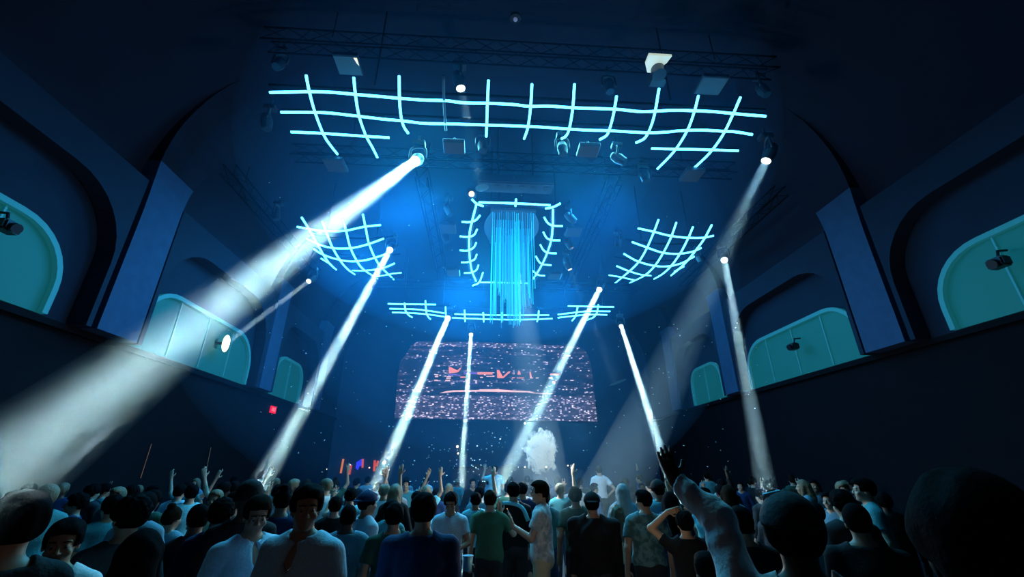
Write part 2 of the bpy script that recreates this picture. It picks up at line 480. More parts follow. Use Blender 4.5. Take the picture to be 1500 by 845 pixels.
tag(mesh_obj('blue_neon_sign', b, mat('neon_blue', (.1, .1, .3), .5, emit=(.03, .04, 1.0), es=0.9)), 'deep blue lit sign at the back left between red strips', 'light panel')

for (x, y, rr, c, lab) in [(563, 677, .085, (1.0, .75, .8), 'small bright pinkish light at the back beside the left screen beam'), (541, 685, .04, (1, .5, .5), 'tiny pale red light among the red strips'),
        (478, 687, .04, (1, .8, .6), 'tiny warm light left of the orange strip'), (513, 681, .035, (1, .9, .9), 'tiny white light on the first red strip'), (670, 654, .07, (1, .9, .75), 'small warm light beside the upright beam'),
        (671, 664, .05, (1, .95, .9), 'tiny white light under the small warm one beside the upright beam'), (765, 657, .05, (.1, .3, 1.0), 'tiny blue light at the left of the smoke burst'), (672, 703, .05, (1, .85, .8), 'tiny pinkish light at the foot of the upright beam'),
        (595, 614, .06, (.9, .95, 1.0), 'small white light at the lower left corner of the screen'), (769, 620, .06, (.9, .95, 1.0), 'small white light under the lower edge of the screen')]:
    p = atY(x, y, 24.5 if y < 630 else 25.85)
    t = tag(empty('marker_light', p), lab, 'small light', 'small lights at the back')
    b = bmesh.new(); bmesh.ops.create_uvsphere(b, u_segments=12, v_segments=8, radius=rr)
    mesh_obj('bulb', b, mat('marker_%d_%d' % (x, y), (.8, .8, .8), .4, emit=c, es=2.2), t, smooth=True)
    b = bmesh.new(); bm_box(b, (0, rr+.03, 0), (rr*1.6, .06, rr*1.6)); mesh_obj('wall_mount', b, m_black, t)
# ------------------------------------------------------------------ LED grids
Z0 = 9.0
m_tube = mat('led_tube_cyan', (.2, .6, .8), .4, emit=(0.05, 0.50, 1.0), es=TUBE_ES)
m_off = mat('led_tube_off', (.10, .16, .2), .4)
m_shell = mat('rig_shell', (0.03, 0.06, 0.13), .85)
m_truss = mat('truss_black', (0.004, 0.005, 0.008), .9, spec=.1)

def hit_surface(x, y, surf, z_hint=Z0):
    """first point of the pixel's ray on z = surf(x, y)"""
    v = ray(x, y); lo, hi = None, None
    t = (z_hint+1.5-2.0)/v[2]
    prev = None; best = None
    for k in range(60):
        tt = t*(0.55+0.5*k/59)
        p = CAM+v*tt; g = p[2]-surf(p[0], p[1])
        if prev is not None and prev[1] < 0 <= g:
            a, b_ = prev[0], tt
            for _ in range(30):
                m_ = (a+b_)/2; pm = CAM+v*m_
                if pm[2]-surf(pm[0], pm[1]) < 0: a = m_
                else: b_ = m_
            return CAM+v*a
        prev = (tt, g)
    p = CAM+v*((surf(*(CAM+v*t)[:2])-2.0)/v[2])
    return p

def grid(name, label, surf, lines, r, off=(0, 0), sc=1.0, shell=None, group='blue light grids'):
    c0 = None
    t = tag(empty(name, (0, 0, 0)), label, 'light grid', group)
    allp = []
    polys = []
    for ln in lines:
        kind = ln[0]; pts = ln[1]
        P = [hit_surface(off[0]+x*sc, off[1]+y*sc, surf) for x, y in pts]
        polys.append((kind, P)); allp += P
    c = np.mean(allp, axis=0); t.location = tuple(c)
    for kind, P in polys:
        dz = -0.035 if kind == 'bar' else 0.035
        Q = [p-c+np.array([0, 0, dz]) for p in catmull(P, 4)]
        b = bmesh.new(); bm_tube(b, Q, r, 8)
        mesh_obj('unlit_tube' if kind == 'off' else 'light_tube', b, m_off if kind == 'off' else m_tube, t, smooth=True)
    if shell is not None:
        (x0, x1, y0, y1) = shell
        for v in (.3, .7):
            b = bmesh.new(); Y = y0+(y1-y0)*v
            bm_tube(b, [(X-c[0], Y-c[1], surf(X, Y)+0.16-c[2]) for X in np.linspace(x0, x1, 13)], 0.03, 6)
            mesh_obj('support_rail', b, m_truss, t)
        # short hangers up to the ceiling
        for sx in (0.2, 0.8):
            X = x0+(x1-x0)*sx; Y = y0+(y1-y0)*.3
            b = bmesh.new(); bm_tube(b, [(X-c[0], Y-c[1], surf(X, Y)+0.28-c[2]), (X-c[0], Y-c[1], ZC-c[2])], 0.02, 6)
            mesh_obj('hanger', b, m_black, t)
    return t

A = 400/1470.0
z1 = lambda pts: [(370+x*A, 60+y*A) for x, y in pts]
z2 = lambda pts: [(750+x*A, 60+y*A) for x, y in pts]
front = lambda x, y: Z0+0.10*(y-7.25)**2
r1 = z1([(90, 284), (200, 282), (320, 280), (440, 284), (560, 295), (700, 307), (800, 316), (930, 325), (1040, 328), (1140, 340), (1270, 342)]) + z2([(0, 348), (90, 358), (200, 357), (330, 366), (560, 374), (700, 387), (860, 380), (980, 382), (1100, 388), (1200, 398), (1368, 412)])
r2 = z1([(150, 390), (340, 391), (430, 396), (580, 413), (700, 427), (820, 438), (920, 450), (1040, 452), (1200, 457), (1300, 460)]) + z2([(0, 463), (70, 466), (160, 470), (300, 480), (420, 487), (520, 489), (720, 500), (830, 497), (900, 490), (1020, 486), (1130, 492), (1200, 495), (1295, 510)])
r3a = z1([(205, 496), (380, 504), (540, 515), (735, 527)])
r3b = z2([(752, 585), (880, 588), (1000, 590), (1220, 597)])
bars = [z1([(290, 178), (308, 270), (340, 385), (385, 500), (420, 555), (458, 603)]), z1([(546, 190), (556, 290), (575, 400), (612, 505), (645, 565), (672, 620)]),
        z1([(790, 182), (792, 310), (800, 400), (815, 455), (838, 490)]), z1([(1270, 205), (1264, 340), (1260, 460), (1258, 508)]),
        z2([(107, 225), (100, 350), (85, 460), (65, 520)]), z2([(336, 225), (326, 360), (308, 465), (290, 505), (265, 520)]),
        z2([(562, 290), (548, 375), (530, 450), (510, 500), (470, 525)]), z2([(790, 250), (770, 370), (748, 450), (715, 515), (665, 542)]),
        z2([(1002, 288), (978, 380), (940, 480), (870, 590), (782, 682)]), z2([(1228, 296), (1185, 395), (1130, 505), (1060, 600), (975, 682)])]
lines = [('row', r1), ('row', r2), ('row', r3a), ('row', r3b)] + [('bar', q) for q in bars] + [('off', z1([(1028, 190), (1030, 330), (1040, 488)]))]
grid('light_grid', 'long front grid of glowing blue tubes nearest the viewer, high above the crowd', front, lines, 0.027, shell=(-4.5, 6.0, 6.2, 7.75))

B3 = 260/1465.0
left = lambda x, y: Z0+0.07*((x+4.6)**2+(y-13.5)**2)
L3 = [('row', [(310, 358), (400, 375), (500, 390), (600, 395), (720, 388), (860, 358), (1000, 343)]),
      ('row', [(385, 455), (480, 500), (560, 525), (660, 537), (780, 530), (900, 500), (1025, 455)]),
      ('row', [(445, 540), (520, 585), (620, 620), (740, 642), (860, 635), (960, 610), (1060, 578)]),
      ('row', [(510, 620), (600, 670), (700, 705), (820, 718), (950, 710), (1040, 690), (1113, 660)]),
      ('row', [(580, 698), (700, 745), (830, 768), (980, 763), (1100, 742), (1170, 735)]),
      ('bar', [(350, 265), (400, 345), (470, 470), (570, 635), (650, 710), (715, 760)]),
      ('bar', [(520, 300), (570, 430), (600, 505), (660, 610), (725, 690), (790, 740)]),
      ('bar', [(690, 280), (720, 390), (750, 510), (805, 625), (865, 700), (975, 773)]),
      ('bar', [(855, 240), (880, 360), (905, 480), (955, 600), (1010, 680), (1110, 780)])]
grid('light_grid', 'net-like grid of glowing blue tubes at the left, partly behind the widest beam', left, L3, 0.031, (380, 270), B3, shell=(-6.0, -3.2, 11.9, 15.3))
right = lambda x, y: Z0+0.07*((x-6.2)**2+(y-13.3)**2)
L5 = [('row', [(420, 258), (540, 283), (690, 320), (830, 335), (960, 335), (1045, 318)]),
      ('row', [(372, 370), (480, 410), (620, 457), (750, 468), (870, 450), (945, 418)]),
      ('row', [(305, 468), (420, 530), (560, 567), (670, 570), (780, 545), (885, 490)]),
      ('row', [(245, 568), (340, 607), (460, 640), (600, 645), (700, 620), (798, 572)]),
      ('row', [(182, 642), (290, 660), (420, 688), (520, 692), (630, 675), (732, 640)]),
      ('bar', [(588, 172), (545, 285), (490, 410), (425, 520), (340, 605), (230, 698)]),
      ('bar', [(735, 195), (690, 320), (630, 440), (560, 550), (485, 625), (410, 668), (350, 695)]),
      ('bar', [(872, 232), (830, 330), (770, 445), (695, 550), (620, 622), (540, 668), (470, 695)]),
      ('bar', [(1027, 215), (965, 330), (895, 425), (825, 512), (750, 585), (670, 650), (598, 692)])]
grid('light_grid', 'net-like grid of glowing blue tubes at the right, clear of any beam', right, L5, 0.031, (860, 290), B3, shell=(4.8, 7.7, 11.7, 15.0))
back = lambda x, y: Z0+0.02*(y-19.6)**2
C6 = 380/1460.0
L6 = [('row', [(108, 100), (240, 102), (378, 104)]), ('row', [(118, 127), (250, 130), (330, 138), (430, 153)]), ('row', [(132, 148), (250, 152), (340, 160), (452, 176)]),
      ('bar', [(203, 88), (208, 130), (225, 155), (245, 168)]), ('bar', [(320, 75), (325, 140), (335, 165), (348, 178)]), ('bar', [(433, 110), (435, 165)])]
grid('light_grid', 'small far grid of glowing blue tubes above the left edge of the screen', back, L6, 0.034, (540, 420), C6, shell=(-4.5, -1.4, 18.6, 20.6))
L6 = [('row', [(483, 157), (600, 160), (740, 163), (1015, 163)]), ('row', [(470, 178), (700, 187), (880, 188), (1035, 183)]),
      ('bar', [(540, 128), (543, 192)]), ('bar', [(645, 142), (648, 193)]), ('bar', [(752, 140), (748, 195)]), ('bar', [(852, 140), (850, 190)]), ('bar', [(957, 132), (955, 165), (948, 192)])]
grid('light_grid', 'far straight grid of glowing blue tubes behind the hanging strands, above the screen', back, L6, 0.034, (540, 420), C6, shell=(-0.9, 3.0, 18.6, 20.9))
L6 = [('row', [(1122, 112), (1250, 115), (1380, 117)]), ('row', [(1065, 160), (1150, 150), (1230, 142), (1360, 142)]), ('row', [(1065, 178), (1180, 165), (1260, 160), (1342, 162)]),
      ('bar', [(1177, 105), (1165, 160), (1145, 187)]), ('bar', [(1292, 98), (1285, 140), (1265, 168), (1230, 182)])]
grid('light_grid', 'small far grid of glowing blue tubes above the right edge of the screen', back, L6, 0.034, (540, 420), C6, shell=(3.25, 6.3, 18.4, 20.8))

# centre frame of tubes around the hanging strands
S4 = 260/915.0
flat = lambda x, y: Z0+0.0*x
t = tag(empty('light_ring', (1.1, 13, Z0)), 'boat-shaped ring of glowing blue tubes with ribs around the hanging strands', 'light ring')
def ctube(pts, rise=None):
    P = []
    for i, (x, y) in enumerate(pts):
        dz = rise[i] if rise else 0.0
        P.append(atZ(640+x*S4, 260+y*S4, Z0+dz) - np.array([1.1, 13, Z0]))
    b = bmesh.new(); bm_tube(b, catmull(P, 4), 0.03, 8); mesh_obj('light_tube', b, m_tube, t, smooth=True)
for q in [[(215, 128), (400, 133), (585, 143)], [(408, 112), (405, 147)], [(205, 135), (185, 210), (167, 300), (168, 400), (180, 480), (202, 533)],
          [(598, 165), (597, 250), (588, 330), (560, 410), (530, 470), (497, 522)], [(215, 540), (340, 542), (472, 545)]]:
    ctube(q)
for q in [[(180, 112), (205, 135), (238, 147)], [(637, 133), (600, 152), (560, 160)], [(185, 557), (218, 540), (237, 490)],
          [(128, 228), (165, 230), (200, 220), (222, 195)], [(118, 303), (155, 306), (190, 297), (208, 265)], [(118, 375), (155, 377), (188, 362), (203, 335)], [(125, 437), (160, 436), (193, 422), (206, 395)], [(140, 492), (175, 490), (203, 477), (215, 450)],
          [(648, 250), (595, 247), (570, 232), (553, 205)], [(636, 324), (590, 322), (565, 310), (548, 280)], [(617, 391), (575, 388), (550, 375), (532, 345)], [(590, 452), (545, 447), (525, 432), (510, 405)], [(557, 506), (535, 505), (515, 498), (493, 480)]]:
    ctube(q, [0, 0.02, 0.1, 0.3][:len(q)] if len(q) == 4 else [0.05, 0, 0.05])
# ring body behind the tubes
for nm, pts in (('ring_backing', [(205, 135), (185, 210), (167, 300), (168, 400), (180, 480), (202, 533)]), ('ring_backing', [(598, 150), (597, 250), (588, 330), (560, 410), (530, 470), (497, 532)]),
                ('ring_backing', [(205, 135), (400, 133), (598, 143)]), ('ring_backing', [(202, 540), (340, 542), (497, 545)])):
    P = [atZ(640+x*S4, 260+y*S4, Z0+0.28)-np.array([1.1, 13, Z0]) for x, y in pts]
    b = bmesh.new(); bm_tube(b, catmull(P, 4), 0.10, 8)
    mesh_obj(nm, b, m_shell, t, smooth=True)
for (x, y) in [(-1.0, -2.0), (1.0, -2.0), (-.9, 2.2), (.7, 2.2)]:
    b = bmesh.new(); bm_tube(b, [(x, y, 0.3), (x, y, ZC-Z0)], 0.02, 6); mesh_obj('hanger', b, m_black, t)

# hanging strands (fibre chandelier)
m_fib = []
for k, (c, e) in enumerate([((0.0, 0.18, 0.45), 0.7), ((0.0, 0.30, 0.65), 1.0), ((0.0, 0.50, 0.85), 1.3), ((0.0, 0.10, 0.30), 0.5)]):
    m_fib.append(mat('light_fibre_%d' % k, (.2, .55, .75), .3, emit=c, es=e))
pa = atZ(721, 309, Z0+0.15); pb = atZ(783, 310, Z0+0.15)
cx = (pa[0]+pb[0])/2; yA = pa[1]
ch = tag(empty('chandelier', (cx, yA+1.0, Z0+0.15)), 'rectangular curtain-like chandelier of long glowing blue strands hanging inside the tube ring', 'chandelier')
wX = (pb[0]-pa[0])
b = bmesh.new(); bm_box(b, (0, 0, 0.06), (wX+0.1, 2.1, 0.08)); mesh_obj('top_plate', b, mat('chandelier_plate', (.12, .2, .3), .5), ch)
for sx in (-.4, .4):
    b = bmesh.new(); bm_tube(b, [(sx, 0, .1), (sx, 0, ZC-Z0-0.15)], 0.025, 6); mesh_obj('hanger', b, m_black, ch)
# curved translucent-looking side fins
for sg in (-1, 1):
    b = bmesh.new(); P = []
    for k in range(13):
        a = k/12
        P.append((sg*(wX/2+0.02+0.22*math.sin(math.pi*min(1, a*1.1))), -0.95+a*1.9, 0.0))
    P = P + [(sg*(wX/2-0.02), 0.95, 0), (sg*(wX/2-0.02), -0.95, 0)]
    bm_prism(b, P, (0, 0, -0.05)); mesh_obj('side_fin', b, mat('chandelier_fin', (.2, .45, .6), .4), ch)
rg = random.Random(3)
strands = []
for row in range(5):
    n = 20
    for k in range(n):
        strands.append((row, k/(n-1)))
proto = {}
for (row, u) in strands:
    x = (u-0.5)*(wX-0.06)+rg.uniform(-.012, .012)
    y = -0.95+row*0.46+rg.uniform(-.05, .05)
    # bottom profile: long at the edges and in columns, short between
    px_u = u
    bottom = 466 if px_u < .12 else (428 if px_u < .22 else (474 if px_u < .30 else (440 if px_u < .42 else (470 if px_u < .72 else (462-(px_u-.72)*110)))))
    bottom += rg.uniform(-9, 9)
    px = proj((cx+x, yA+1.0+y, 6.5))[0]
    q = atY(px, bottom, yA+1.0+y)
    ln = (Z0+0.15)-q[2]
    ln = max(1.2, min(4.6, ln))
    b = bmesh.new(); bm_tube(b, [(x, y, 0), (x+rg.uniform(-.005, .005), y, -ln*0.5), (x+rg.uniform(-.01, .01), y, -ln)], 0.0095, 5)
    w = rg.random()
    edge = 1 if (u < .12 or u > .9 or .48 < u < .62 or .2 < u < .27) else 0
    mi = 2 if w < (0.45 if edge else .12) else (1 if w < .6 else (0 if w < .85 else 3))
    mesh_obj('light_strand', b, m_fib[mi], ch)

# ------------------------------------------------------------------ trusses
def truss(a, c, label, h=0.34):
    a = np.array(a, float); c = np.array(c, float)
    t = tag(empty('lighting_truss', (a+c)/2), label, 'truss', 'black lighting trusses')
    a, c = a-(np.array(t.location)), c-(np.array(t.location))
    L_ = np.linalg.norm(c-a); d = (c-a)/L_; s = np.cross(d, [0, 0, 1.0]); s /= np.linalg.norm(s); up = np.array([0, 0, 1.0])
    cor = [s*h/2+up*h/2, -s*h/2+up*h/2, -s*h/2-up*h/2, s*h/2-up*h/2]
    for q in cor:
        b = bmesh.new(); bm_tube(b, [a+q, c+q], 0.02, 6); mesh_obj('truss_chord', b, m_truss, t)
    n = max(2, int(L_/0.5))
    for f in range(4):
        b = bmesh.new()
        for k in range(n):
            p = a+d*L_*k/n; q = a+d*L_*(k+1)/n
            A_, B_ = (cor[f], cor[(f+1) % 4]) if k % 2 == 0 else (cor[(f+1) % 4], cor[f])
            bm_tube(b, [p+A_, q+B_], 0.008, 5)
        mesh_obj('truss_lacing', b, m_truss, t)
    for u_ in (0.12, 0.88):
        p = a+(c-a)*u_
        b = bmesh.new(); bm_tube(b, [p+up*h/2, p+up*(ZC-Z0-0.9)], 0.02, 6)
        # cables up to the ceiling
        b.free(); b = bmesh.new(); top = ZC-float(t.location[2]); bm_tube(b, [p+up*h/2, np.array([p[0], p[1], top])], 0.015, 6)
        mesh_obj('hanger_cable', b, m_black, t)
    return t
ZT = 9.75
truss((-4.9, 6.75, ZT+.85), (6.6, 6.75, ZT+.85), 'long black truss across the room in front of the long front light grid')
truss((-5.4, 9.75, ZT+.3), (7.2, 9.75, ZT+.3), 'long black truss across the room behind the long front light grid')
truss((-1.9, 10.0, ZT), (-1.9, 17.6, ZT), 'black truss running away from the viewer at the left of the hanging strands')
truss((3.7, 10.0, ZT), (3.7, 17.6, ZT), 'black truss running away from the viewer at the right of the hanging strands')
truss((-5.2, 18.0, ZT), (7.0, 18.0, ZT), 'far black truss across the room above the screen')
truss((-7.3, 10.2, ZT), (-7.3, 17.2, ZT), 'black truss running along the left wall outside the left light net')
truss((8.9, 10.2, ZT), (8.9, 17.2, ZT), 'black truss running along the right wall outside the right light net')

# ------------------------------------------------------------------ moving heads
m_head = mat('fixture_black', (0.045, 0.06, 0.08), .35, .1)
m_lens = mat('lens_white_hot', (1, 1, 1), .3, emit=(.9, .97, 1.0), es=4.0)
m_lens_off = mat('lens_dark', (.05, .1, .14), .1)
def rot_to(d):
    x, y, z = frame_of(d)
    return Matrix((x, y, z)).transposed()
def moving_head(pos, aim, s, label, lit=True, r=None):
    """pos: centre of the lens; aim: direction of the beam"""
    pos = np.array(pos, float); aim = np.array(aim, float); aim /= np.linalg.norm(aim)
    piv = -aim*0.26*s                      # tilt axis, in local coordinates (origin = lens centre)
    t = tag(empty('moving_head_light', pos), label, 'stage light', 'moving head stage lights')
    Rm = rot_to(aim)
    def tr(b): bmesh.ops.transform(b, matrix=Matrix.Translation(Vector([float(q) for q in piv])) @ Rm.to_4x4(), verts=b.verts)
    rr = (r or 0.12)
    k = rr/0.12
    b = bmesh.new()
    bm_tube(b, [(0, 0, -0.24*s), (0, 0, -0.18*s), (0, 0, 0.0), (0, 0, 0.14*s), (0, 0, 0.245*s)], 1, 16, radii=[0.07*s, 0.12*s, 0.15*s, 0.13*s, rr*1.1])
    tr(b); mesh_obj('lamp_head', b, m_head, t, smooth=False)
    b = bmesh.new(); bm_tube(b, [(0, 0, 0.246*s), (0, 0, 0.258*s)], rr, 20); tr(b); mesh_obj('lens', b, m_lens if lit else m_lens_off, t)
    # yoke: U over the head, hanging from the base
    ax = np.array([aim[1], -aim[0], 0.0]); ax = ax/np.linalg.norm(ax) if np.linalg.norm(ax) > .05 else np.array([1.0, 0, 0])
    up = np.array([0, 0, 1.0])
    b = bmesh.new()
    w = 0.19*s
    pts = [piv+ax*w, piv+ax*w+up*0.2*s, piv+ax*w*.8+up*0.33*s, piv+up*0.37*s, piv-ax*w*.8+up*0.33*s, piv-ax*w+up*0.2*s, piv-ax*w]
    bm_tube(b, catmull(pts, 3), 0.028*s, 8); mesh_obj('yoke', b, m_head, t, smooth=True)
    b = bmesh.new(); bm_box(b, tuple(piv+up*0.46*s), (0.3*s, 0.22*s, 0.14*s)); bmesh.ops.bevel(b, geom=b.edges[:], offset=0.02*s, segments=2, affect='EDGES'); mesh_obj('base_box', b, m_head, t)
    b = bmesh.new(); bm_tube(b, [tuple(piv+up*0.53*s), tuple(piv+up*0.72*s)], 0.03*s, 8); mesh_obj('mounting_clamp', b, m_head, t)
    return t

m_beam = {}
def beam(name, label, P0, P1, r0, r1, power, dens, color=(.50, .86, 1.0), volc=(.8, .95, 1.0), spread_k=1.0, lamp=True, fade=1.25):
    P0 = np.array(P0, float); P1 = np.array(P1, float)
    d = P1-P0; Ln = np.linalg.norm(d); d /= Ln
    key = (round(dens, 4), volc)
    if key not in m_beam: m_beam[key] = volmat('beam_haze_%g' % dens, volc, dens)
    t = tag(mesh_obj(name, beam_mesh(Ln, r0, r1), m_beam[key]), label, 'light beam', 'white shafts of light')
    t.matrix_world = Matrix.Translation(Vector([float(q) for q in P0])) @ rot_to(d).to_4x4()
    ld = bpy.data.lights.new('beam_lamp', 'AREA'); ld.shape = 'DISK'; ld.size = 2*r0*0.9
    ld.spread = max(R(1.2), 2*math.atan((r1-r0)/Ln)*1.25*spread_k)
    ld.energy = power; ld.color = color
    lo = bpy.data.objects.new('beam_lamp', ld); COL.objects.link(lo)
    q = P0+d*0.02
    Rm = rot_to(-d)
    lo.matrix_world = Matrix.Translation(Vector([float(c) for c in q])) @ Rm.to_4x4()
    return t
def beam_mesh(Ln, r0, r1, seg=24):
    b = bmesh.new()
    bm_tube(b, [(0, 0, 0.03), (0, 0, Ln)], 1, seg, radii=[r0, r1])
    me = bpy.data.meshes.new('light_shaft'); b.to_mesh(me); b.free()
    me.polygons.foreach_set('use_smooth', [len(p.vertices) == 4 for p in me.polygons])
    return me
BEAM_AX = []
def px_r(P, w):   # radius in metres of a pixel width w at point P
    D = (np.array(P)-CAM)@FD
    return w/2*D/F

# (name, start px, z or Y of the lamp, end px, end Y, start width, end width, power, density, label beam, label lamp)
BEAMS = [
 ((608, 236), 8.6, (0, 690), 2.3, 15, 160, 118, .12, 'widest white beam sweeping down to the left edge of the picture', 'moving head lamp throwing the widest beam, under the left part of the front grid', .128),
 ((571, 366), 8.9, (384, 706), 7.6, 9, 38, 105, .10, 'white beam from the left light net down to the crowd at the left', 'moving head lamp at the lower right corner of the left light net', None),
 ((452, 412), 9.0, (331, 503), None, 7, 11, 14, .08, 'short thin beam from the left running into the warm hot spot at the left window', 'moving head lamp left of the left light net over a short beam', None),
 ((656, 466), 8.7, (551, 714), 11.0, 8, 29, 230, .10, 'bright white beam crossing the left part of the screen', 'moving head lamp at the lower left of the far light grids', None),
 ((690, 490), 8.2, (676, 705), 17.5, 6, 15, 150, .09, 'thin nearly upright beam in front of the screen', 'moving head lamp above the left half of the screen', None),
 ((878, 424), 8.9, (738, 700), 11.5, 8, 30, 140, .09, 'slanting pale beam crossing the right part of the screen', 'moving head lamp at the far right grid above the screen', None),
 ((910, 478), 8.2, (985, 712), 10.5, 6, 18, 115, .10, 'thin white beam falling towards the raised hand, right of the screen', 'moving head lamp right of the screen', None),
 ((1122, 236), 8.6, (905, 705), 9.0, 13, 92, 26, .06, 'long wide dim beam from the right end of the front grid down to the crowd', 'moving head lamp at the right end of the front grid', .115),
 ((1061, 381), 8.9, (1122, 716), 7.0, 9, 32, 30, .07, 'grey beam at the right, steeply down beside the right light net', 'moving head lamp at the right of the right light net', None),
 ((675, 130), 10.0, (706, 275), 7.4, 13, 20, 6, .05, 'short faint grey beam from the lamp in front of the front grid', 'moving head lamp with a bright round lens in front of the front grid', .115),
 ((835, 395), 8.8, (905, 560), 15.0, 6, 26, 5, .03, 'very faint narrow beam at the right of the hanging strands', 'moving head lamp at the right of the hanging strands', None),
]
for (s, zz, e, eY, w0, w1, pw, dn, lb, ll, lr) in BEAMS:
    P0 = atZ(*s, zz)
    P1 = atX(*e, XL+0.6) if eY is None else atY(*e, eY)
    d = P1-P0
    r0, r1 = px_r(P0, w0), px_r(P1, w1)
    Ln = np.linalg.norm(d)
    # carry the beam on to the floor
    if eY is not None and pw > 20:
        k = (P0[2]-0.05)/(P0[2]-P1[2])
        if w1 > 150: k = min(k, 1.12)
        P1b = P0+d*k; r1b = r0+(r1-r0)*k
        P1, r1 = P1b, r1b
    beam('light_shaft', lb, P0, P1, r0, r1, pw*BEAM_K, dn*BEAM_D)
    BEAM_AX.append((P0, P1, r0, r1))
    moving_head(P0-d/Ln*0.0, d, 1.0, ll, True, r0*0.98)
# soft broad glow under the strands
P0 = atZ(757, 380, 8.9); P1 = atY(793, 700, 9.5)
P1 = P0+(P1-P0)*((P0[2]-0.3)/(P0[2]-P1[2]))
beam('light_shaft', 'soft wide beam falling from the hanging strands onto the white smoke burst', P0, P1, 0.35, 0.62, 30*BEAM_K, .035*BEAM_D, color=(.45, .8, 1.0))

# unlit / idle heads and fixtures on the rig
IDLE = [((391, 190), 8.9, (0.2, 0.1, -1), 'idle moving head at the left end of the front light grid'),
        ((404, 98), 10.2, (0, -.4, -1), 'idle moving head at the upper left corner of the rig'),
        ((707, 222), 8.9, (0, -.2, -1), 'small idle moving head under the middle of the front light grid'),
        ((825, 226), 8.9, (0, -.2, -1), 'small idle moving head right of the middle, under the front light grid'),
        ((916, 238), 8.8, (.8, -.3, -.9), 'idle moving head turned to the right under the front light grid'),
        ((947, 266), 8.8, (0, -.2, -1), 'small idle moving head low under the right part of the front light grid'),
        ((894, 135), 10.0, (0, -.1, -1), 'idle moving head with a visible yoke above the front light grid'),
        ((1124, 139), 10.0, (.2, -.2, -1), 'idle moving head at the upper right corner of the rig'),
        ((405, 322), 9.2, (.3, 0, -1), 'idle moving head on the wall truss left of the left light net'),
        ((660, 315), 9.0, (.4, 0, -1), 'idle moving head left of the tube ring, towards its top'),
        ((655, 355), 9.0, (.4, 0, -1), 'idle moving head left of the tube ring, half way along'),
        ((843, 325), 9.0, (.8, 0, -.8), 'idle moving head right of the tube ring, towards its top'),
        ((837, 364), 9.0, (.5, 0, -1), 'idle moving head right of the tube ring, half way along'),
        ((1027, 384), 9.0, (.2, 0, -1), 'idle moving head just below the right light net'),
        ((905, 362), 9.0, (-.2, 0, -1), 'idle moving head left of the right light net')]
for (s, zz, aim, ll) in IDLE:
    moving_head(atZ(*s, zz), aim, 0.85, ll, False, 0.09)
# square panels
m_panel = mat('panel_grey', (0.06, 0.085, 0.10), .6, emit=(.02, .06, .09), es=0.15)
def panel(pix, z, w, d, label, corner=False, m=None):
    p = atZ(*pix, z)
    t = tag(empty('strobe_panel', p), label, 'light panel', 'square panels on the rig')
    b = bmesh.new(); bm_box(b, (0, 0, 0.05), (w, d, 0.10)); bmesh.ops.bevel(b, geom=b.edges[:], offset=0.012, segments=1, affect='EDGES'); mesh_obj('panel_case', b, m_head, t)
    b = bmesh.new(); bm_box(b, (0, 0, -0.006), (w*.93, d*.9, 0.012)); mesh_obj('diffuser', b, m or m_panel, t)
    b = bmesh.new(); bm_tube(b, [(0, 0, .1), (0, 0, .3)], 0.03, 6); mesh_obj('mounting_clamp', b, m_head, t)
    if corner:
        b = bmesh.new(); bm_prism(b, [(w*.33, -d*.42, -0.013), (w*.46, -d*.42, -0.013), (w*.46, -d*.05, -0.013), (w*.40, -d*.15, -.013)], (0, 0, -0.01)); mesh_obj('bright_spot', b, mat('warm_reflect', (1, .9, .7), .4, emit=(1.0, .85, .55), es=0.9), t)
    return t
panel((510, 96), 9.95, 0.52, 0.5, 'grey square panel with a bright corner above the left of the front grid', True)
panel((665, 217), 8.95, 0.5, 0.42, 'grey square panel under the front grid beside the faint short beam')
panel((862, 222), 8.95, 0.5, 0.42, 'grey square panel under the front grid, right of the middle')
panel((491, 243), 9.0, 0.5, 0.5, 'dim grey panel under the left end of the front grid')
panel((1014, 258), 9.0, 0.5, 0.5, 'dim grey panel under the right end of the front grid')
panel((1042, 126), 9.95, 0.6, 0.5, 'dim grey panel above the right of the front grid')
panel((656, 336), 9.1, 0.5, 0.6, 'dim grey panel left of the tube ring')
panel((840, 341), 9.1, 0.5, 0.55, 'grey panel right of the tube ring')
panel((664, 400), 9.1, 0.5, 0.6, 'dim grey panel at the lower left of the tube ring')
panel((813, 405), 9.1, 0.5, 0.6, 'dim grey panel at the lower right of the tube ring')
# pale blinder partly hidden by a round black lamp
p = atZ(962, 92, 10.25)
t = tag(empty('blinder_lamp', p), 'pale lit blinder partly covered by a round black lamp above the front grid', 'stage light')
b = bmesh.new(); bm_prism(b, [(-.24, -.18, 0), (.27, -.18, 0), (.22, .0, 0), (.0, .26, 0), (-.12, .26, 0), (-.24, .05, 0)], (0, 0, 0.06)); mesh_obj('blinder_face', b, mat('blinder_pale', (.7, .75, .7), .4, emit=(.62, .80, .68), es=.75), t)
b = bmesh.new(); bm_tube(b, [(0.07, .14, -.02), (0.07, .10, -.25)], 0.15, 20); bm_box(b, (0.12, .32, -.13), (.34, .22, .22)); mesh_obj('round_lamp', b, m_head, t)
b = bmesh.new(); bm_tube(b, [(0, 0, .06), (0, 0, .28)], 0.03, 6); mesh_obj('mounting_clamp', b, m_head, t)
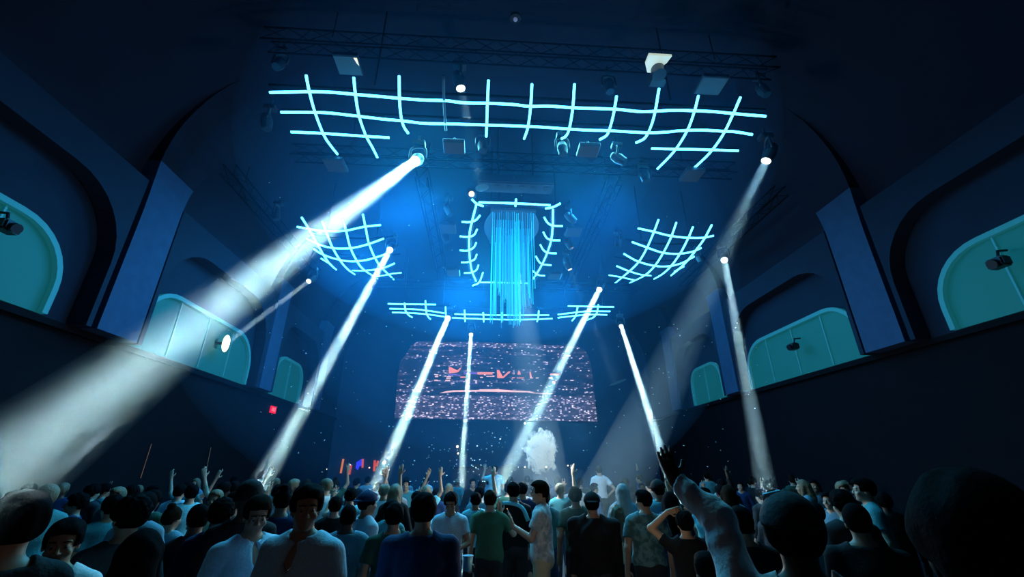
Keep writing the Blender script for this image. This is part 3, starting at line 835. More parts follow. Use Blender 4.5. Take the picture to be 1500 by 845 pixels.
# warm glint by the ring's corner
p = atZ(691, 284, 9.3)
t = tag(empty('warm_projector', p), 'small lamp with a warm glint at the upper left corner of the tube ring', 'stage light')
b = bmesh.new(); bm_box(b, (0, .05, .06), (.26, .3, .2)); bmesh.ops.bevel(b, geom=b.edges[:], offset=0.03, segments=2, affect='EDGES'); mesh_obj('projector_body', b, m_head, t)
b = bmesh.new(); bm_tube(b, [(0, -.08, -.04), (0.0, -.1, -.09)], 0.08, 14); mesh_obj('lens', b, mat('warm_glint', (1, .9, .7), .4, emit=(1, .78, .45), es=1.4), t)
b = bmesh.new(); bm_tube(b, [(0, .05, .16), (0, .05, .4)], 0.03, 6); mesh_obj('mounting_clamp', b, m_head, t)
# long dark box of the rig in front of the ring
p = atZ(755, 276, 9.15)
t = tag(empty('speaker_bar', p), 'long dark box hung in front of the tube ring', 'speaker')
b = bmesh.new(); bm_box(b, (0, 0, 0.15), (2.1, .5, .3)); bmesh.ops.bevel(b, geom=b.edges[:], offset=0.04, segments=2, affect='EDGES'); mesh_obj('speaker_case', b, mat('dark_case', (.05, .08, .13), .6), t)
for k in range(6):
    b = bmesh.new(); bm_tube(b, [(-.85+k*.34, -.05, .0), (-.85+k*.34, -.05, -.012)], .09, 14); mesh_obj('driver_cone', b, m_head, t)
b = bmesh.new(); bm_tube(b, [(-.5, 0, .3), (-.5, 0, ZC-9.15)], 0.02, 6); bm_tube(b, [(.5, 0, .3), (.5, 0, ZC-9.15)], 0.02, 6); mesh_obj('hanging_cables', b, m_black, t)
# ------------------------------------------------------------------ people: distance-field bodies, meshed with surface nets
def axis(lo, hi, coarse, fine=()):
    out = [lo]; x = lo
    while x < hi:
        h = coarse
        for (a, b_, f) in fine:
            if a-coarse*0.5 <= x <= b_: h = min(h, f)
        x += h; out.append(x)
    return np.array(out, np.float32)
class Field:
    def __init__(s, xs, ys, zs):
        s.xs, s.ys, s.zs = xs, ys, zs
        s.F = np.full((len(xs), len(ys), len(zs)), 9.0, np.float32)
    def sub(s, lo, hi):
        i0, i1 = np.searchsorted(s.xs, lo[0]), np.searchsorted(s.xs, hi[0])
        j0, j1 = np.searchsorted(s.ys, lo[1]), np.searchsorted(s.ys, hi[1])
        k0, k1 = np.searchsorted(s.zs, lo[2]), np.searchsorted(s.zs, hi[2])
        if i1 <= i0 or j1 <= j0 or k1 <= k0: return None
        return (slice(i0, i1), slice(j0, j1), slice(k0, k1)), s.xs[i0:i1, None, None], s.ys[None, j0:j1, None], s.zs[None, None, k0:k1]
    def _mix(s, sl, d, k, mode):
        A_ = s.F[sl]
        if mode == 'add':
            h = np.clip(0.5+0.5*(A_-d)/k, 0, 1); s.F[sl] = A_+(d-A_)*h-k*h*(1-h)
        elif mode == 'cut':
            d = -d; h = np.clip(0.5-0.5*(A_-d)/k, 0, 1); s.F[sl] = A_+(d-A_)*h+k*h*(1-h)
    def cap(s, a, b_, r1, r2=None, k=0.02, mode='add', ends=None):
        a = np.array(a, np.float32); b_ = np.array(b_, np.float32); r2 = r1 if r2 is None else r2
        m_ = max(r1, r2)+2.5*k
        g = s.sub(np.minimum(a, b_)-m_, np.maximum(a, b_)+m_)
        if g is None: return
        sl, X, Y, Z = g
        ab = b_-a; L2 = float(ab@ab)+1e-9
        h = np.clip(((X-a[0])*ab[0]+(Y-a[1])*ab[1]+(Z-a[2])*ab[2])/L2, 0, 1)
        d = np.sqrt((X-a[0]-ab[0]*h)**2+(Y-a[1]-ab[1]*h)**2+(Z-a[2]-ab[2]*h)**2)-(r1+(r2-r1)*h)
        if ends:   # flat cut past b
            L_ = math.sqrt(L2); t_ = ((X-b_[0])*ab[0]+(Y-b_[1])*ab[1]+(Z-b_[2])*ab[2])/L_
            d = np.maximum(d, t_)
        s._mix(sl, d, k, mode)
    def ell(s, c, r, k=0.02, mode='add', rot=None):
        c = np.array(c, np.float32); r = np.array(r, np.float32); m_ = (float(r.max()) if rot is not None else r)+2.5*k
        g = s.sub(c-m_, c+m_)
        if g is None: return
        sl, X, Y, Z = g
        x, y, z = X-c[0], Y-c[1], Z-c[2]
        if rot is not None:
            q = rot.T
            x, y, z = q[0][0]*x+q[0][1]*y+q[0][2]*z, q[1][0]*x+q[1][1]*y+q[1][2]*z, q[2][0]*x+q[2][1]*y+q[2][2]*z
        k0 = np.sqrt((x/r[0])**2+(y/r[1])**2+(z/r[2])**2)+1e-6
        k1 = np.sqrt((x/r[0]**2)**2+(y/r[1]**2)**2+(z/r[2]**2)**2)+1e-6
        s._mix(sl, k0*(k0-1)/k1, k, mode)
    def plane_cut(s, n, off):   # keep n.p < off
        X, Y, Z = s.xs[:, None, None], s.ys[None, :, None], s.zs[None, None, :]
        s.F = np.maximum(s.F, n[0]*X+n[1]*Y+n[2]*Z-off)
    def wrinkle(s, amp, fr, seed=0):
        X, Y, Z = s.xs[:, None, None], s.ys[None, :, None], s.zs[None, None, :]
        r = random.Random(seed); w_ = 0
        for k in range(4):
            a, b_, c = r.uniform(-1, 1)*fr, r.uniform(-1, 1)*fr, r.uniform(-1, 1)*fr
            w_ = w_+np.sin(a*X+b_*Y+c*Z+r.uniform(0, 6)+1.4*np.sin(b_*.6*X+a*.5*Z))
        s.F = s.F+(amp*w_).astype(np.float32)
    def mesh(s, name):
        F_ = s.F; F_[0], F_[-1] = 1, 1; F_[:, 0], F_[:, -1] = 1, 1; F_[:, :, 0], F_[:, :, -1] = 1, 1
        S = F_ < 0
        nx, ny, nz = F_.shape
        cnt = np.zeros((nx-1, ny-1, nz-1), np.int8)
        for i in (0, 1):
            for j in (0, 1):
                for k in (0, 1): cnt += S[i:nx-1+i, j:ny-1+j, k:nz-1+k]
        act = (cnt > 0) & (cnt < 8)
        I = np.argwhere(act)
        if len(I) == 0: return bpy.data.meshes.new(name)
        idm = np.full(cnt.shape, -1, np.int32); idm[act] = np.arange(len(I))
        pos = np.zeros((len(I), 3)); n = np.zeros(len(I))
        cor = [(i, j, k) for i in (0, 1) for j in (0, 1) for k in (0, 1)]
        val = {c: F_[I[:, 0]+c[0], I[:, 1]+c[1], I[:, 2]+c[2]] for c in cor}
        for c in cor:
            for ax in range(3):
                if c[ax] == 0:
                    e = list(c); e[ax] = 1; e = tuple(e)
                    a, b_ = val[c], val[e]; m_ = (a < 0) != (b_ < 0)
                    t_ = np.where(m_, a/(a-b_+1e-12), 0)
                    p = np.tile(np.array(c, float), (len(I), 1)); p[:, ax] = t_
                    pos[m_] += p[m_]; n[m_] += 1
        pos = pos/n[:, None]+I
        P = np.stack([np.interp(pos[:, 0], np.arange(nx), s.xs), np.interp(pos[:, 1], np.arange(ny), s.ys), np.interp(pos[:, 2], np.arange(nz), s.zs)], 1)
        Q = []
        for ax in range(3):
            sl0 = [slice(1, -1)]*3; sl1 = [slice(1, -1)]*3
            sl0[ax] = slice(0, -1); sl1[ax] = slice(1, None)
            a, b_ = S[tuple(sl0)], S[tuple(sl1)]
            df = np.argwhere(a != b_)
            if len(df) == 0: continue
            flip = a[tuple(df.T)]
            o = np.ones(3, int); o[ax] = 0
            df = df+o
            u_, v_ = (ax+1) % 3, (ax+2) % 3
            eu = np.eye(3, dtype=int)[u_]; ev = np.eye(3, dtype=int)[v_]
            c = [df-eu-ev, df-ev, df, df-eu]
            q = np.stack([idm[tuple(x.T)] for x in c], 1)
            q[~flip] = q[~flip][:, ::-1]
            Q.append(q)
        Q = np.concatenate(Q); Q = Q[(Q >= 0).all(1)]
        me = bpy.data.meshes.new(name)
        me.vertices.add(len(P)); me.vertices.foreach_set('co', P.astype(np.float32).ravel())
        me.loops.add(len(Q)*4); me.loops.foreach_set('vertex_index', Q.astype(np.int32).ravel())
        me.polygons.add(len(Q)); me.polygons.foreach_set('loop_start', (np.arange(len(Q))*4).astype(np.int32))
        me.polygons.foreach_set('use_smooth', np.ones(len(Q), bool))
        me.update(calc_edges=True)
        return me

POSES = {   # right hand side; (elbow, wrist, hand direction)
 'down': ((.255, -.03, 1.13), (.27, .05, .89), (0, .1, -1)),
 'drink': ((.25, .0, 1.14), (.14, .24, 1.24), (-.2, .4, .9)),
 'hold': ((.25, .02, 1.15), (.12, .22, 1.10), (-.5, .8, .1)),
 'raise': ((.29, .05, 1.66), (.25, .08, 1.92), (0, .05, 1)),
 'raise_out': ((.40, .08, 1.56), (.50, .10, 1.82), (.3, .05, 1)),
 'raise_bent': ((.36, .1, 1.38), (.30, .2, 1.62), (0, .1, 1)),
 'phone_ear': ((.33, .08, 1.22), (.155, .06, 1.47), (-.25, .0, 1)),
 'phone_up': ((.25, .2, 1.33), (.12, .38, 1.56), (-.1, .2, 1)),
 'on_head': ((.38, .08, 1.58), (.17, .02, 1.76), (-1, -.2, .2)),
 'akimbo': ((.38, -.10, 1.17), (.21, .03, 1.0), (-.6, .6, -.3)),
 'smoke': ((.20, .10, 1.15), (.13, .33, 1.27), (0, .25, 1)),
}
def arm_def(p, sgn):
    if isinstance(p, str): e, w_, h = POSES[p]
    else: e, w_, h = p
    if isinstance(p, str): return tuple(np.array([sgn*v[0], v[1], v[2]], float) for v in (e, w_, h))
    return tuple(np.array(v, float) for v in (e, w_, h))
def hand(F_, W, hd, sgn, s_=1.0, curl=0.35):
    hd = hd/np.linalg.norm(hd)
    a = np.array([0, 1.0, 0]) if abs(hd[1]) < .8 else np.array([0, 0, 1.0])
    side_ = np.cross(hd, a); side_ /= np.linalg.norm(side_); side_ *= -sgn if side_[0]*sgn > 0 else sgn
    nrm = np.cross(hd, side_); nrm /= np.linalg.norm(nrm)
    if nrm[1] < 0: nrm = -nrm
    F_.cap(W, W+hd*.03*s_, .024*s_, .026*s_, k=.012)
    for q in (-.022, -.007, .008, .023):
        F_.cap(W+hd*.02*s_+side_*q*.6*s_, W+hd*.088*s_+side_*q*s_, .0155*s_, .0125*s_, k=.010)
    lens = (.062, .075, .07, .055)
    for q, L_ in zip((-.027, -.009, .009, .027), lens):
        b0 = W+hd*.088*s_+side_*q*s_
        f = hd*math.cos(curl)+nrm*math.sin(curl)+side_*q*3
        b1 = b0+f*L_*.5*s_
        f2 = hd*math.cos(curl*2.2)+nrm*math.sin(curl*2.2)+side_*q*2
        b2 = b1+f2*L_*.5*s_
        F_.cap(b0, b1, .0095*s_, .0088*s_, k=.003); F_.cap(b1, b2, .0088*s_, .0072*s_, k=.003)
    t0 = W+hd*.03*s_-side_*.022*s_; t1 = t0+(hd*.5-side_*.75+nrm*.25)*.042*s_; t2 = t1+(hd*.85-side_*.3+nrm*.3)*.032*s_
    F_.cap(t0, t1, .013*s_, .0105*s_, k=.008); F_.cap(t1, t2, .0105*s_, .008*s_, k=.003)

HC = np.array([0, .014, 1.632])
def rotm(yaw, pitch):
    cy, sy, cp, sp_ = math.cos(yaw), math.sin(yaw), math.cos(pitch), math.sin(pitch)
    return np.array([[cy, -sy, 0], [sy, cy, 0], [0, 0, 1]]) @ np.array([[1, 0, 0], [0, cp, -sp_], [0, sp_, cp]])
class Fig:
    """one figure: local frame faces +y, 1.75 m tall"""
    def __init__(s, armR='down', armL='down', yaw=0, pitch=0, fine=0.012, headfine=0.008, wide=1.0, female=False, handfine=False, legs=True, coarse=None):
        s.aR, s.aL = arm_def(armR, 1), arm_def(armL, -1)
        s.M = rotm(yaw, pitch); s.fine, s.hf, s.wide, s.female, s.handfine = fine, headfine, wide, female, handfine
        s.coarse = coarse or max(fine*1.8, .02)
    def H(s, v): return HC + s.M @ (np.array(v, float))
    def grid(s, lo, hi, f, zf=None, fx=(), fy=(), fz=()):
        return Field(axis(lo[0], hi[0], f, fx), axis(lo[1], hi[1], f, fy), axis(lo[2], hi[2], f, fz))
    def bounds(s):
        pts = [s.aR[0], s.aR[1]+s.aR[2]*.0, s.aL[0], s.aL[1], np.array([.25, .2, 1.85]), np.array([-.25, -.2, 0])]
        for a in (s.aR, s.aL): pts.append(a[1]+a[2]/np.linalg.norm(a[2])*.2)
        P = np.array(pts); lo = P.min(0)-.06; hi = P.max(0)+.06; lo[2] = -.01
        lo[1] = min(lo[1], -.2); hi[1] = max(hi[1], .22)
        return lo, hi
    def torso(s, F_, g=0.0, k=.05):
        w_ = s.wide; sh = .175*(.9 if s.female else 1)*w_
        s.sh = sh
        F_.ell((0, -.005, .97), (.158*w_+g, .112*w_+g, .13+g), k)
        F_.ell((0, .0, 1.12), (.135*w_+g, .098*w_+g, .15+g), k)
        F_.ell((0, -.005, 1.30), (.168*w_+g, .112*w_+g, .165+g), k)
        F_.cap((-sh+.03, -.01, 1.405), (sh-.03, -.01, 1.405), .062+g, k=k)
        F_.cap((-.10, -.02, 1.445), (.10, -.02, 1.445), .045+g, k=k); F_.cap((-.045, -.02, 1.475), (.045, -.02, 1.475), .04+g, k=k)
        if s.female:
            for q in (-1, 1): F_.ell((q*.075, .09, 1.29), (.065+g, .055+g, .06+g), .03)
    def arm(s, F_, sgn, g=0.0, frac=2.0, k=.02):
        e, w_, h = s.aR if sgn > 0 else s.aL
        S_ = np.array([sgn*s.sh, -.01, 1.41])
        wd = 1.0+(s.wide-1)*.5
        if frac >= 1:
            F_.cap(S_, e, .052*wd+g, .040*wd+g, k=k)
            f = min(1, frac-1)
            F_.cap(e, e+(w_-e)*f, .041*wd+g, (.041-.013*f)*wd+g, k=k if frac > 1.9 else .01, ends=(g > 0))
        else:
            F_.cap(S_, S_+(e-S_)*frac, .052*wd+g, .046*wd+g*1.5, k=k, ends=True)
    def body(s, name='body'):
        lo, hi = s.bounds(); hfz = (HC[2]-.15, HC[2]+.13)
        fx = [(-.10, .10, s.hf)]; fy = [(-.10, .14, s.hf)]; fz = [(hfz[0], hfz[1], s.hf), (.85, 2.3, s.fine)]
        fxx = [(-.5, .5, s.fine)]
        if s.handfine:
            for a in (s.aR, s.aL):
                c = a[1]+a[2]/np.linalg.norm(a[2])*.08
                fx.append((c[0]-.11, c[0]+.11, .006)); fy.append((c[1]-.1, c[1]+.1, .006)); fz.append((c[2]-.11, c[2]+.11, .006))
        F_ = Field(axis(lo[0], hi[0], s.fine, fx), axis(lo[1], hi[1], s.fine, fy), axis(lo[2], hi[2], s.coarse, fz))
        s.torso(F_)
        F_.cap((0, -.012, 1.42), s.H((0, -.02, -.06)), .062, .056, k=.03)
        for q in (-1, 1):
            s.arm(F_, q)
            e, w_, h = s.aR if q > 0 else s.aL
            hand(F_, w_, h, q, 1.0 if s.handfine or s.fine < .014 else 1.25, .18 if h[2]/np.linalg.norm(h) > .8 else .35)
            F_.cap((q*.085, 0, .93), (q*.10, .012, .5), .086, .054, k=.03); F_.cap((q*.10, .012, .5), (q*.11, -.025, .09), .054, .036, k=.02)
            F_.ell((q*.103, -.03, .36), (.05, .055, .11), .03)
            F_.cap((q*.11, -.04, .045), (q*.125, .14, .035), .043, .034, k=.02)
        # head
        H = s.H; M_ = s.M
        F_.ell(H((0, -.018, .025)), (.076, .096, .092), .02, rot=M_)
        F_.ell(H((0, .022, -.045)), (.058, .068, .072), .025, rot=M_)
        F_.ell(H((0, .066, -.092)), (.024, .020, .018), .02, rot=M_)
        for q in (-1, 1):
            F_.ell(H((q*.030, .094, .006)), (.019, .016, .013), .008, mode='cut', rot=M_)
            F_.ell(H((q*.031, .074, .004)), (.014, .014, .013), .004, rot=M_)
            F_.ell(H((q*.042, .062, -.03)), (.022, .022, .022), .015, rot=M_)
            F_.ell(H((q*.076, -.012, -.008)), (.010, .021, .031), .006, rot=M_)
            F_.cap(H((q*.012, .083, .026)), H((q*.046, .070, .028)), .0095, .007, k=.008)
        F_.cap(H((0, .084, .012)), H((0, .104, -.024)), .008, .0125, k=.008)
        for q in (-1, 1): F_.ell(H((q*.013, .092, -.028)), (.009, .01, .008), .005, rot=M_)
        F_.cap(H((-.020, .078, -.053)), H((.020, .078, -.053)), .0065, k=.003); F_.cap(H((-.017, .078, -.064)), H((.017, .078, -.064)), .007, k=.003)
        return F_.mesh(name)
    def shirt(s, sleeve=.55, g=.016, hem=.88, neck=1.49, fold=.0022, seed=1, name='shirt', open_=False, sleeveL=None, gs=None, ffr=34):
        lo, hi = s.bounds(); lo[2] = hem-.05
        F_ = Field(axis(lo[0], hi[0], s.fine), axis(lo[1], hi[1], s.fine), axis(lo[2], hi[2], s.fine))
        s.torso(F_, g)
        F_.ell((0, 0, 1.02), ((.150 if not s.female else .140)*s.wide+g*1.3, .108*s.wide+g*1.3, .40), .06)
        for q in (-1, 1):
            fr = sleeve if q > 0 or sleeveL is None else sleeveL
            if fr > 0: s.arm(F_, q, (gs if gs is not None else g), fr, k=.025)
        if fold: F_.wrinkle(fold, ffr, seed)
        F_.plane_cut((0, 0, -1), -hem)
        # neck opening
        F_.cap((0, .01, neck-.005), (0, .03, neck+.2), .066 if not s.female else .07, k=.004, mode='cut')
        if open_: F_.ell((0, .15, 1.43), (.035, .09, .12), .01, mode='cut')
        X, Y, Z = F_.xs[:, None, None], F_.ys[None, :, None], F_.zs[None, None, :]
        mask = (np.abs(X) < .085) & (Z > neck) & (np.abs(Y) < .13); F_.F = np.where(mask, np.maximum(F_.F, Z-neck), F_.F)
        return F_.mesh(name)
    def collar(s, name='collar'):
        F_ = Field(axis(-.13, .13, .007), axis(-.13, .14, .007), axis(1.38, 1.56, .007))
        P = []
        for k in range(17):
            a = R(108)+k/16*R(324)
            P.append(np.array([.070*math.cos(a), -.004+.070*math.sin(a)*1.0, 1.475+.018*(-math.sin(a))]))
        for a, b_ in zip(P, P[1:]): F_.cap(a, b_, .013, k=.006); F_.cap(a*np.array([1.14, 1.14, 1])-np.array([0, 0, .018]), b_*np.array([1.14, 1.14, 1])-np.array([0, 0, .018]), .010, k=.006)
        return F_.mesh(name)
    def trousers(s, shorts=False, g=.014, name='trousers'):
        zl = .5 if shorts else .09
        F_ = Field(axis(-.32, .32, max(s.fine, .014)), axis(-.24, .24, max(s.fine, .014)), axis(zl-.05, 1.08, max(s.fine, .016)))
        F_.ell((0, -.005, .95), (.16*s.wide+g, .116*s.wide+g, .13), .05)
        F_.ell((0, -.045, .90), (.13*s.wide+g, .085*s.wide+g, .1), .05)
        for q in (-1, 1):
            F_.cap((q*.085, 0, .93), (q*.10, .012, .5), .088+g, .058+g*1.5, k=.03); F_.cap((q*.10, .012, .5), (q*.11, -.02, .05), .058+g*1.3, .048+g, k=.02)
        F_.plane_cut((0, 0, 1), 1.01); F_.plane_cut((0, 0, -1), -zl)
        return F_.mesh(name)
    def hair(s, style='short', seed=1, name='hair', f=None):
        H, M_ = s.H, s.M
        f = f or s.hf
        c = HC; lo = c-np.array([.22, .24, .2]); hi = c+np.array([.22, .24, .22])
        if style in ('long', 'longwavy'): lo = lo-np.array([0, .02, .34])
        F_ = Field(axis(lo[0], hi[0], f*1.15), axis(lo[1], hi[1], f*1.15), axis(lo[2], hi[2], f*1.15))
        t = {'buzz': .007, 'short': .016, 'fade': .012, 'curly': .026, 'long': .016, 'longwavy': .020, 'bun': .014, 'messy': .020, 'volume': .022}.get(style, .016)
        F_.ell(H((0, -.020, .040)), (.077+t, .097+t, .086+t), .01, rot=M_); F_.ell(H((0, -.022, .0)), (.076+t*.35, .094+t*.35, .08), .02, rot=M_)
        if style in ('short', 'messy', 'volume', 'fade'):
            F_.ell(H((0, .03, .085)), (.06+t*.4, .06+t*.5, .035+t*.7), .03, rot=M_)
        if style in ('long', 'longwavy'):
            F_.cap(H((0, -.06, 0)), c+np.array([0, -.085, -.18]), .095, .11, k=.04)
            F_.ell(c+np.array([0, -.10, -.30]), (.13, .06, .14), .05)
            for q in (-1, 1): F_.cap(H((q*.075, .0, .02)), c+np.array([q*.105, .03, -.24]), .035, .03, k=.03)
        if style == 'bun': F_.ell(H((0, -.06, .14)), (.045, .045, .042), .015, rot=M_)
        amp = {'curly': .0032, 'messy': .0022, 'volume': .002, 'longwavy': .004}.get(style, .0012)
        F_.wrinkle(amp, {'curly': 120, 'messy': 100}.get(style, 70), seed)
        # cut the face away
        X, Y, Z = F_.xs[:, None, None]-c[0], F_.ys[None, :, None]-c[1], F_.zs[None, None, :]-c[2]
        q = M_.T
        x = q[0][0]*X+q[0][1]*Y+q[0][2]*Z; y = q[1][0]*X+q[1][1]*Y+q[1][2]*Z; z = q[2][0]*X+q[2][1]*Y+q[2][2]*Z
        hl = .075 if style != 'buzz' else .07
        fa, fb = y-(.035 if style not in ('long', 'longwavy') else .05)+.35*np.maximum(0, z-.02)-.9*np.maximum(0, np.abs(x)-.05), hl-z+0*y-.25*np.abs(x)
        kk = .022
        hh = np.clip(.5+.5*(fb-fa)/kk, 0, 1); face = fb+(fa-fb)*hh-kk*hh*(1-hh)     # rounded corner of the hair line
        hh = np.clip(.5+.5*(face-F_.F)/.010, 0, 1); F_.F = F_.F+(face-F_.F)*hh+.010*hh*(1-hh)
        if style not in ('long', 'longwavy'):
            neckc = np.minimum(-.055-z, y+.30)    # below the ears
            F_.F = np.maximum(F_.F, neckc)
            ear = np.minimum(np.minimum(y+.045, -.01-z), 1)
            F_.F = np.maximum(F_.F, ear)
        return F_.mesh(name)
    def cap_(s, style='cap', back=False, name='cap'):
        H, M_ = s.H, s.M; c = HC
        F_ = Field(axis(-.2, .2, .009), axis(-.22, .24, .009), axis(c[2]-.12, c[2]+.2, .009))
        tt = .030
        F_.ell(H((0, -.02, .035)), (.076+tt, .096+tt, .092+tt), .01, rot=M_)
        X, Y, Z = F_.xs[:, None, None]-c[0], F_.ys[None, :, None]-c[1], F_.zs[None, None, :]-c[2]
        q = M_.T
        z = q[2][0]*X+q[2][1]*Y+q[2][2]*Z; y = q[1][0]*X+q[1][1]*Y+q[1][2]*Z
        if style == 'beanie': F_.ell(H((0, -.035, .10)), (.075, .085, .06), .03, rot=M_)
        F_.F = np.maximum(F_.F, (.035 if style == 'cap' else .0)-z-(.12*y if style == 'beanie' else 0))
        if style == 'cap':
            sg = -1 if back else 1
            F_.ell(H((0, sg*.115, .042)), (.072, .085, .011), .006, rot=M_)
            F_.ell(H((0, -.02, .16)), (.01, .01, .008), .003, rot=M_)
        if style == 'hat':
            F_.ell(H((0, -.01, .045)), (.165, .18, .011), .012, rot=M_)
        return F_.mesh(name)

# cloth, skin and hair colours
def cloth(nm, c, rough=.85): return mat('cloth_'+nm, c, rough, spec=.2, bump=(60.0, .25))
CL = {'white': cloth('white', (.72, .76, .80)), 'pale_blue': cloth('pale_blue', (.42, .62, .78)), 'grey_blue': cloth('grey_blue', (.14, .27, .36)), 'navy': cloth('navy', (.012, .035, .11)),
      'black': cloth('black', (.008, .009, .012)), 'charcoal': cloth('charcoal', (.03, .035, .045)), 'green': cloth('green', (.045, .15, .095)), 'dark_green': cloth('dark_green', (.02, .08, .06)),
      'teal': cloth('teal', (.05, .24, .28)), 'cyan': cloth('cyan', (.20, .65, .80)), 'cream': cloth('cream', (.62, .60, .42)), 'red': cloth('red', (.28, .02, .03)), 'purple': cloth('purple', (.04, .015, .11)),
      'denim': cloth('denim', (.03, .07, .16)), 'grey': cloth('grey', (.22, .25, .28)), 'brown': cloth('brown', (.10, .06, .035))}
def skinm(nm, c): return mat('skin_'+nm, c, .5, spec=.35)
for nm_, ca, cb in (('printed', (.70, .75, .78), (.34, .46, .52)), ('mottled', (.16, .34, .38), (.06, .17, .20))):
    m_ = mat('cloth_'+nm_, ca, .85, spec=.2, bump=(16.0, .2)); n_ = m_.node_tree
    mx_ = [q for q in n_.nodes if q.type == 'MIX'][0]; mx_.inputs[6].default_value = (*cb, 1); mx_.inputs[7].default_value = (*ca, 1)
    no_ = [q for q in n_.nodes if q.type == 'TEX_NOISE'][0]; mr_ = n_.nodes.new('ShaderNodeMapRange'); mr_.inputs['From Min'].default_value = .42; mr_.inputs['From Max'].default_value = .58
    n_.links.new(no_.outputs['Fac'], mr_.inputs['Value']); n_.links.new(mr_.outputs[0], mx_.inputs[0]); CL[nm_] = m_
SK = {'light': skinm('light', (.50, .33, .25)), 'mid': skinm('mid', (.34, .20, .14)), 'dark': skinm('dark', (.07, .035, .025)), 'tan': skinm('tan', (.42, .26, .17)), 'black': skinm('black', (.012, .008, .008))}
HRM = {'black': mat('hair_black', (.0035, .0035, .005), .8, spec=.02, bump=(70., .2)), 'brown': mat('hair_brown', (.015, .009, .006), .8, spec=.02, bump=(70., .2)), 'blond': mat('hair_blond', (.17, .13, .08), .5, spec=.3, bump=(90., .6)),
       'grey': mat('hair_grey', (.25, .28, .3), .8, spec=.02, bump=(70., .2))}
m_eye = mat('eye_white', (.22, .22, .22), .4); m_iris = mat('eye_dark', (.02, .015, .01), .15)
m_chain = mat('chain_silver', (.6, .6, .6), .25, 1.0)
m_phone = mat('phone_black', (.01, .01, .012), .2)

def addmesh(nm, me, m_, parent):
    o = bpy.data.objects.new(nm, me)
    if len(me.materials) == 0: me.materials.append(m_)
    o.material_slots[0].link = 'OBJECT'; o.material_slots[0].material = m_
    COL.objects.link(o); o.parent = parent
    return o

PEOPLE = []
def eyes(fig, t):
    for q in (-1, 1):
        b = bmesh.new(); bmesh.ops.create_uvsphere(b, u_segments=12, v_segments=8, radius=.0112)
        bmesh.ops.transform(b, matrix=Matrix.Translation(Vector(fig.H((q*.031, .0785, .003)))), verts=b.verts)
        e = mesh_obj('eye', b, m_eye, t, smooth=True)
        b = bmesh.new(); bmesh.ops.create_uvsphere(b, u_segments=10, v_segments=6, radius=.0066)
        bmesh.ops.transform(b, matrix=Matrix.Translation(Vector(fig.H((q*.031, .0850, .002)))), verts=b.verts)
        mesh_obj('iris', b, m_iris, e, smooth=True)
        # eyebrow
        b = bmesh.new(); bm_tube(b, [fig.H((q*.014, .094, .030)), fig.H((q*.030, .091, .034)), fig.H((q*.048, .078, .029))], .0042, 6)
        mesh_obj('eyebrow', b, HRM['brown'], t, smooth=True)
def place(px, top, w=None, rot=0, Y=None, yaw=0, pitch=0, dz=0.0):
    """base position from the top of the head in the photo and its width (or distance)"""
    if Y is None:
        D = .185*F/w
        P = atD(px, top, D)
    else: P = atY(px, top, Y)
    H_ = P[2]-dz
    Hc = min(1.98, max(1.5, H_))
    if abs(Hc-H_) > 1e-3 and H_ < 1.5:    # too low for a standing adult: bring nearer
        v = ray(px, top); k = (Hc+dz-2.0)/v[2]; P = CAM+v*k; H_ = Hc
    return P, Hc
def person(px, top, w, rot, label, skin='mid', hair=('short', 'black'), shirt='white', sleeve=.55, bottoms=('trousers', 'charcoal'), arms=('down', 'down'), yaw=0, pitch=0, fine=.013, hf=.009,
           wide=1.0, female=False, handfine=False, face=False, collar=False, open_=False, cap=None, Y=None, g=.016, dz=0.0, hem=.88, armW=None, group='people in the crowd', sleeveL=None, fold=.0022, gs=None, back=False, ffr=34):
    P, Hh = place(px, top, w, Y=Y, dz=dz)
    extra = {'curly': .02, 'volume': .02, 'messy': .015, 'bun': .06}.get(hair[0] if hair else '', .005)
    if cap: extra = .03 if cap[0] != 'beanie' else .055
    s_ = Hh/(1.745+extra)
    rot = rot-math.degrees(math.atan2(P[0], P[1]))
    t = tag(empty('person', (P[0], P[1], dz), R(rot), s_), label, 'person', group)
    if len(label.split()) > 16: print('LONG', label)
    Mi = t.matrix_basis.inverted() if False else None
    a = list(arms)
    def tolocal(q):
        v = (np.array(q, float)-np.array([P[0], P[1], dz]))
        c, s2 = math.cos(-R(rot)), math.sin(-R(rot))
        return np.array([c*v[0]-s2*v[1], s2*v[0]+c*v[1], v[2]])/s_
    if armW:
        for side_i, (e, w_, hd) in armW.items():
            le, lw = tolocal(e), tolocal(w_); lh = tolocal(np.array(w_)+np.array(hd))-lw
            a[side_i] = (le, lw, lh)
    fg = Fig(a[0], a[1], R(yaw), R(pitch), fine, hf, wide, female, handfine)
    fg.sh = .175*(.9 if female else 1)*wide
    addmesh('body', fg.body(), SK[skin], t)
    sm_ = addmesh('shirt', fg.shirt(sleeve, g, hem, fold=fold, seed=int(px), open_=open_, sleeveL=sleeveL, gs=gs, ffr=ffr), CL[shirt], t)
    if collar: addmesh('collar', fg.collar(), CL[shirt], sm_)
    if bottoms: addmesh(bottoms[0], fg.trousers(bottoms[0] == 'shorts'), CL[bottoms[1]], t)
    if hair and hair[0] != 'bald': addmesh('hair', fg.hair(hair[0], int(px)), HRM[hair[1]], t)
    if cap: addmesh('cap' if cap[0] != 'hat' else 'hat', fg.cap_(cap[0], back), CL[cap[1]], t)
    if face: eyes(fg, t)
    t['_'] = 0; del t['_']
    PEOPLE.append((px, top, P, Hh))
    return t, fg, P, s_
def wpt(t, v, s_, rot):    # local point of a figure -> world
    rr = t.rotation_euler[2]
    c, s2 = math.cos(rr), math.sin(rr)
    return np.array([t.location[0]+(c*v[0]-s2*v[1])*s_, t.location[1]+(s2*v[0]+c*v[1])*s_, t.location[2]+v[2]*s_])
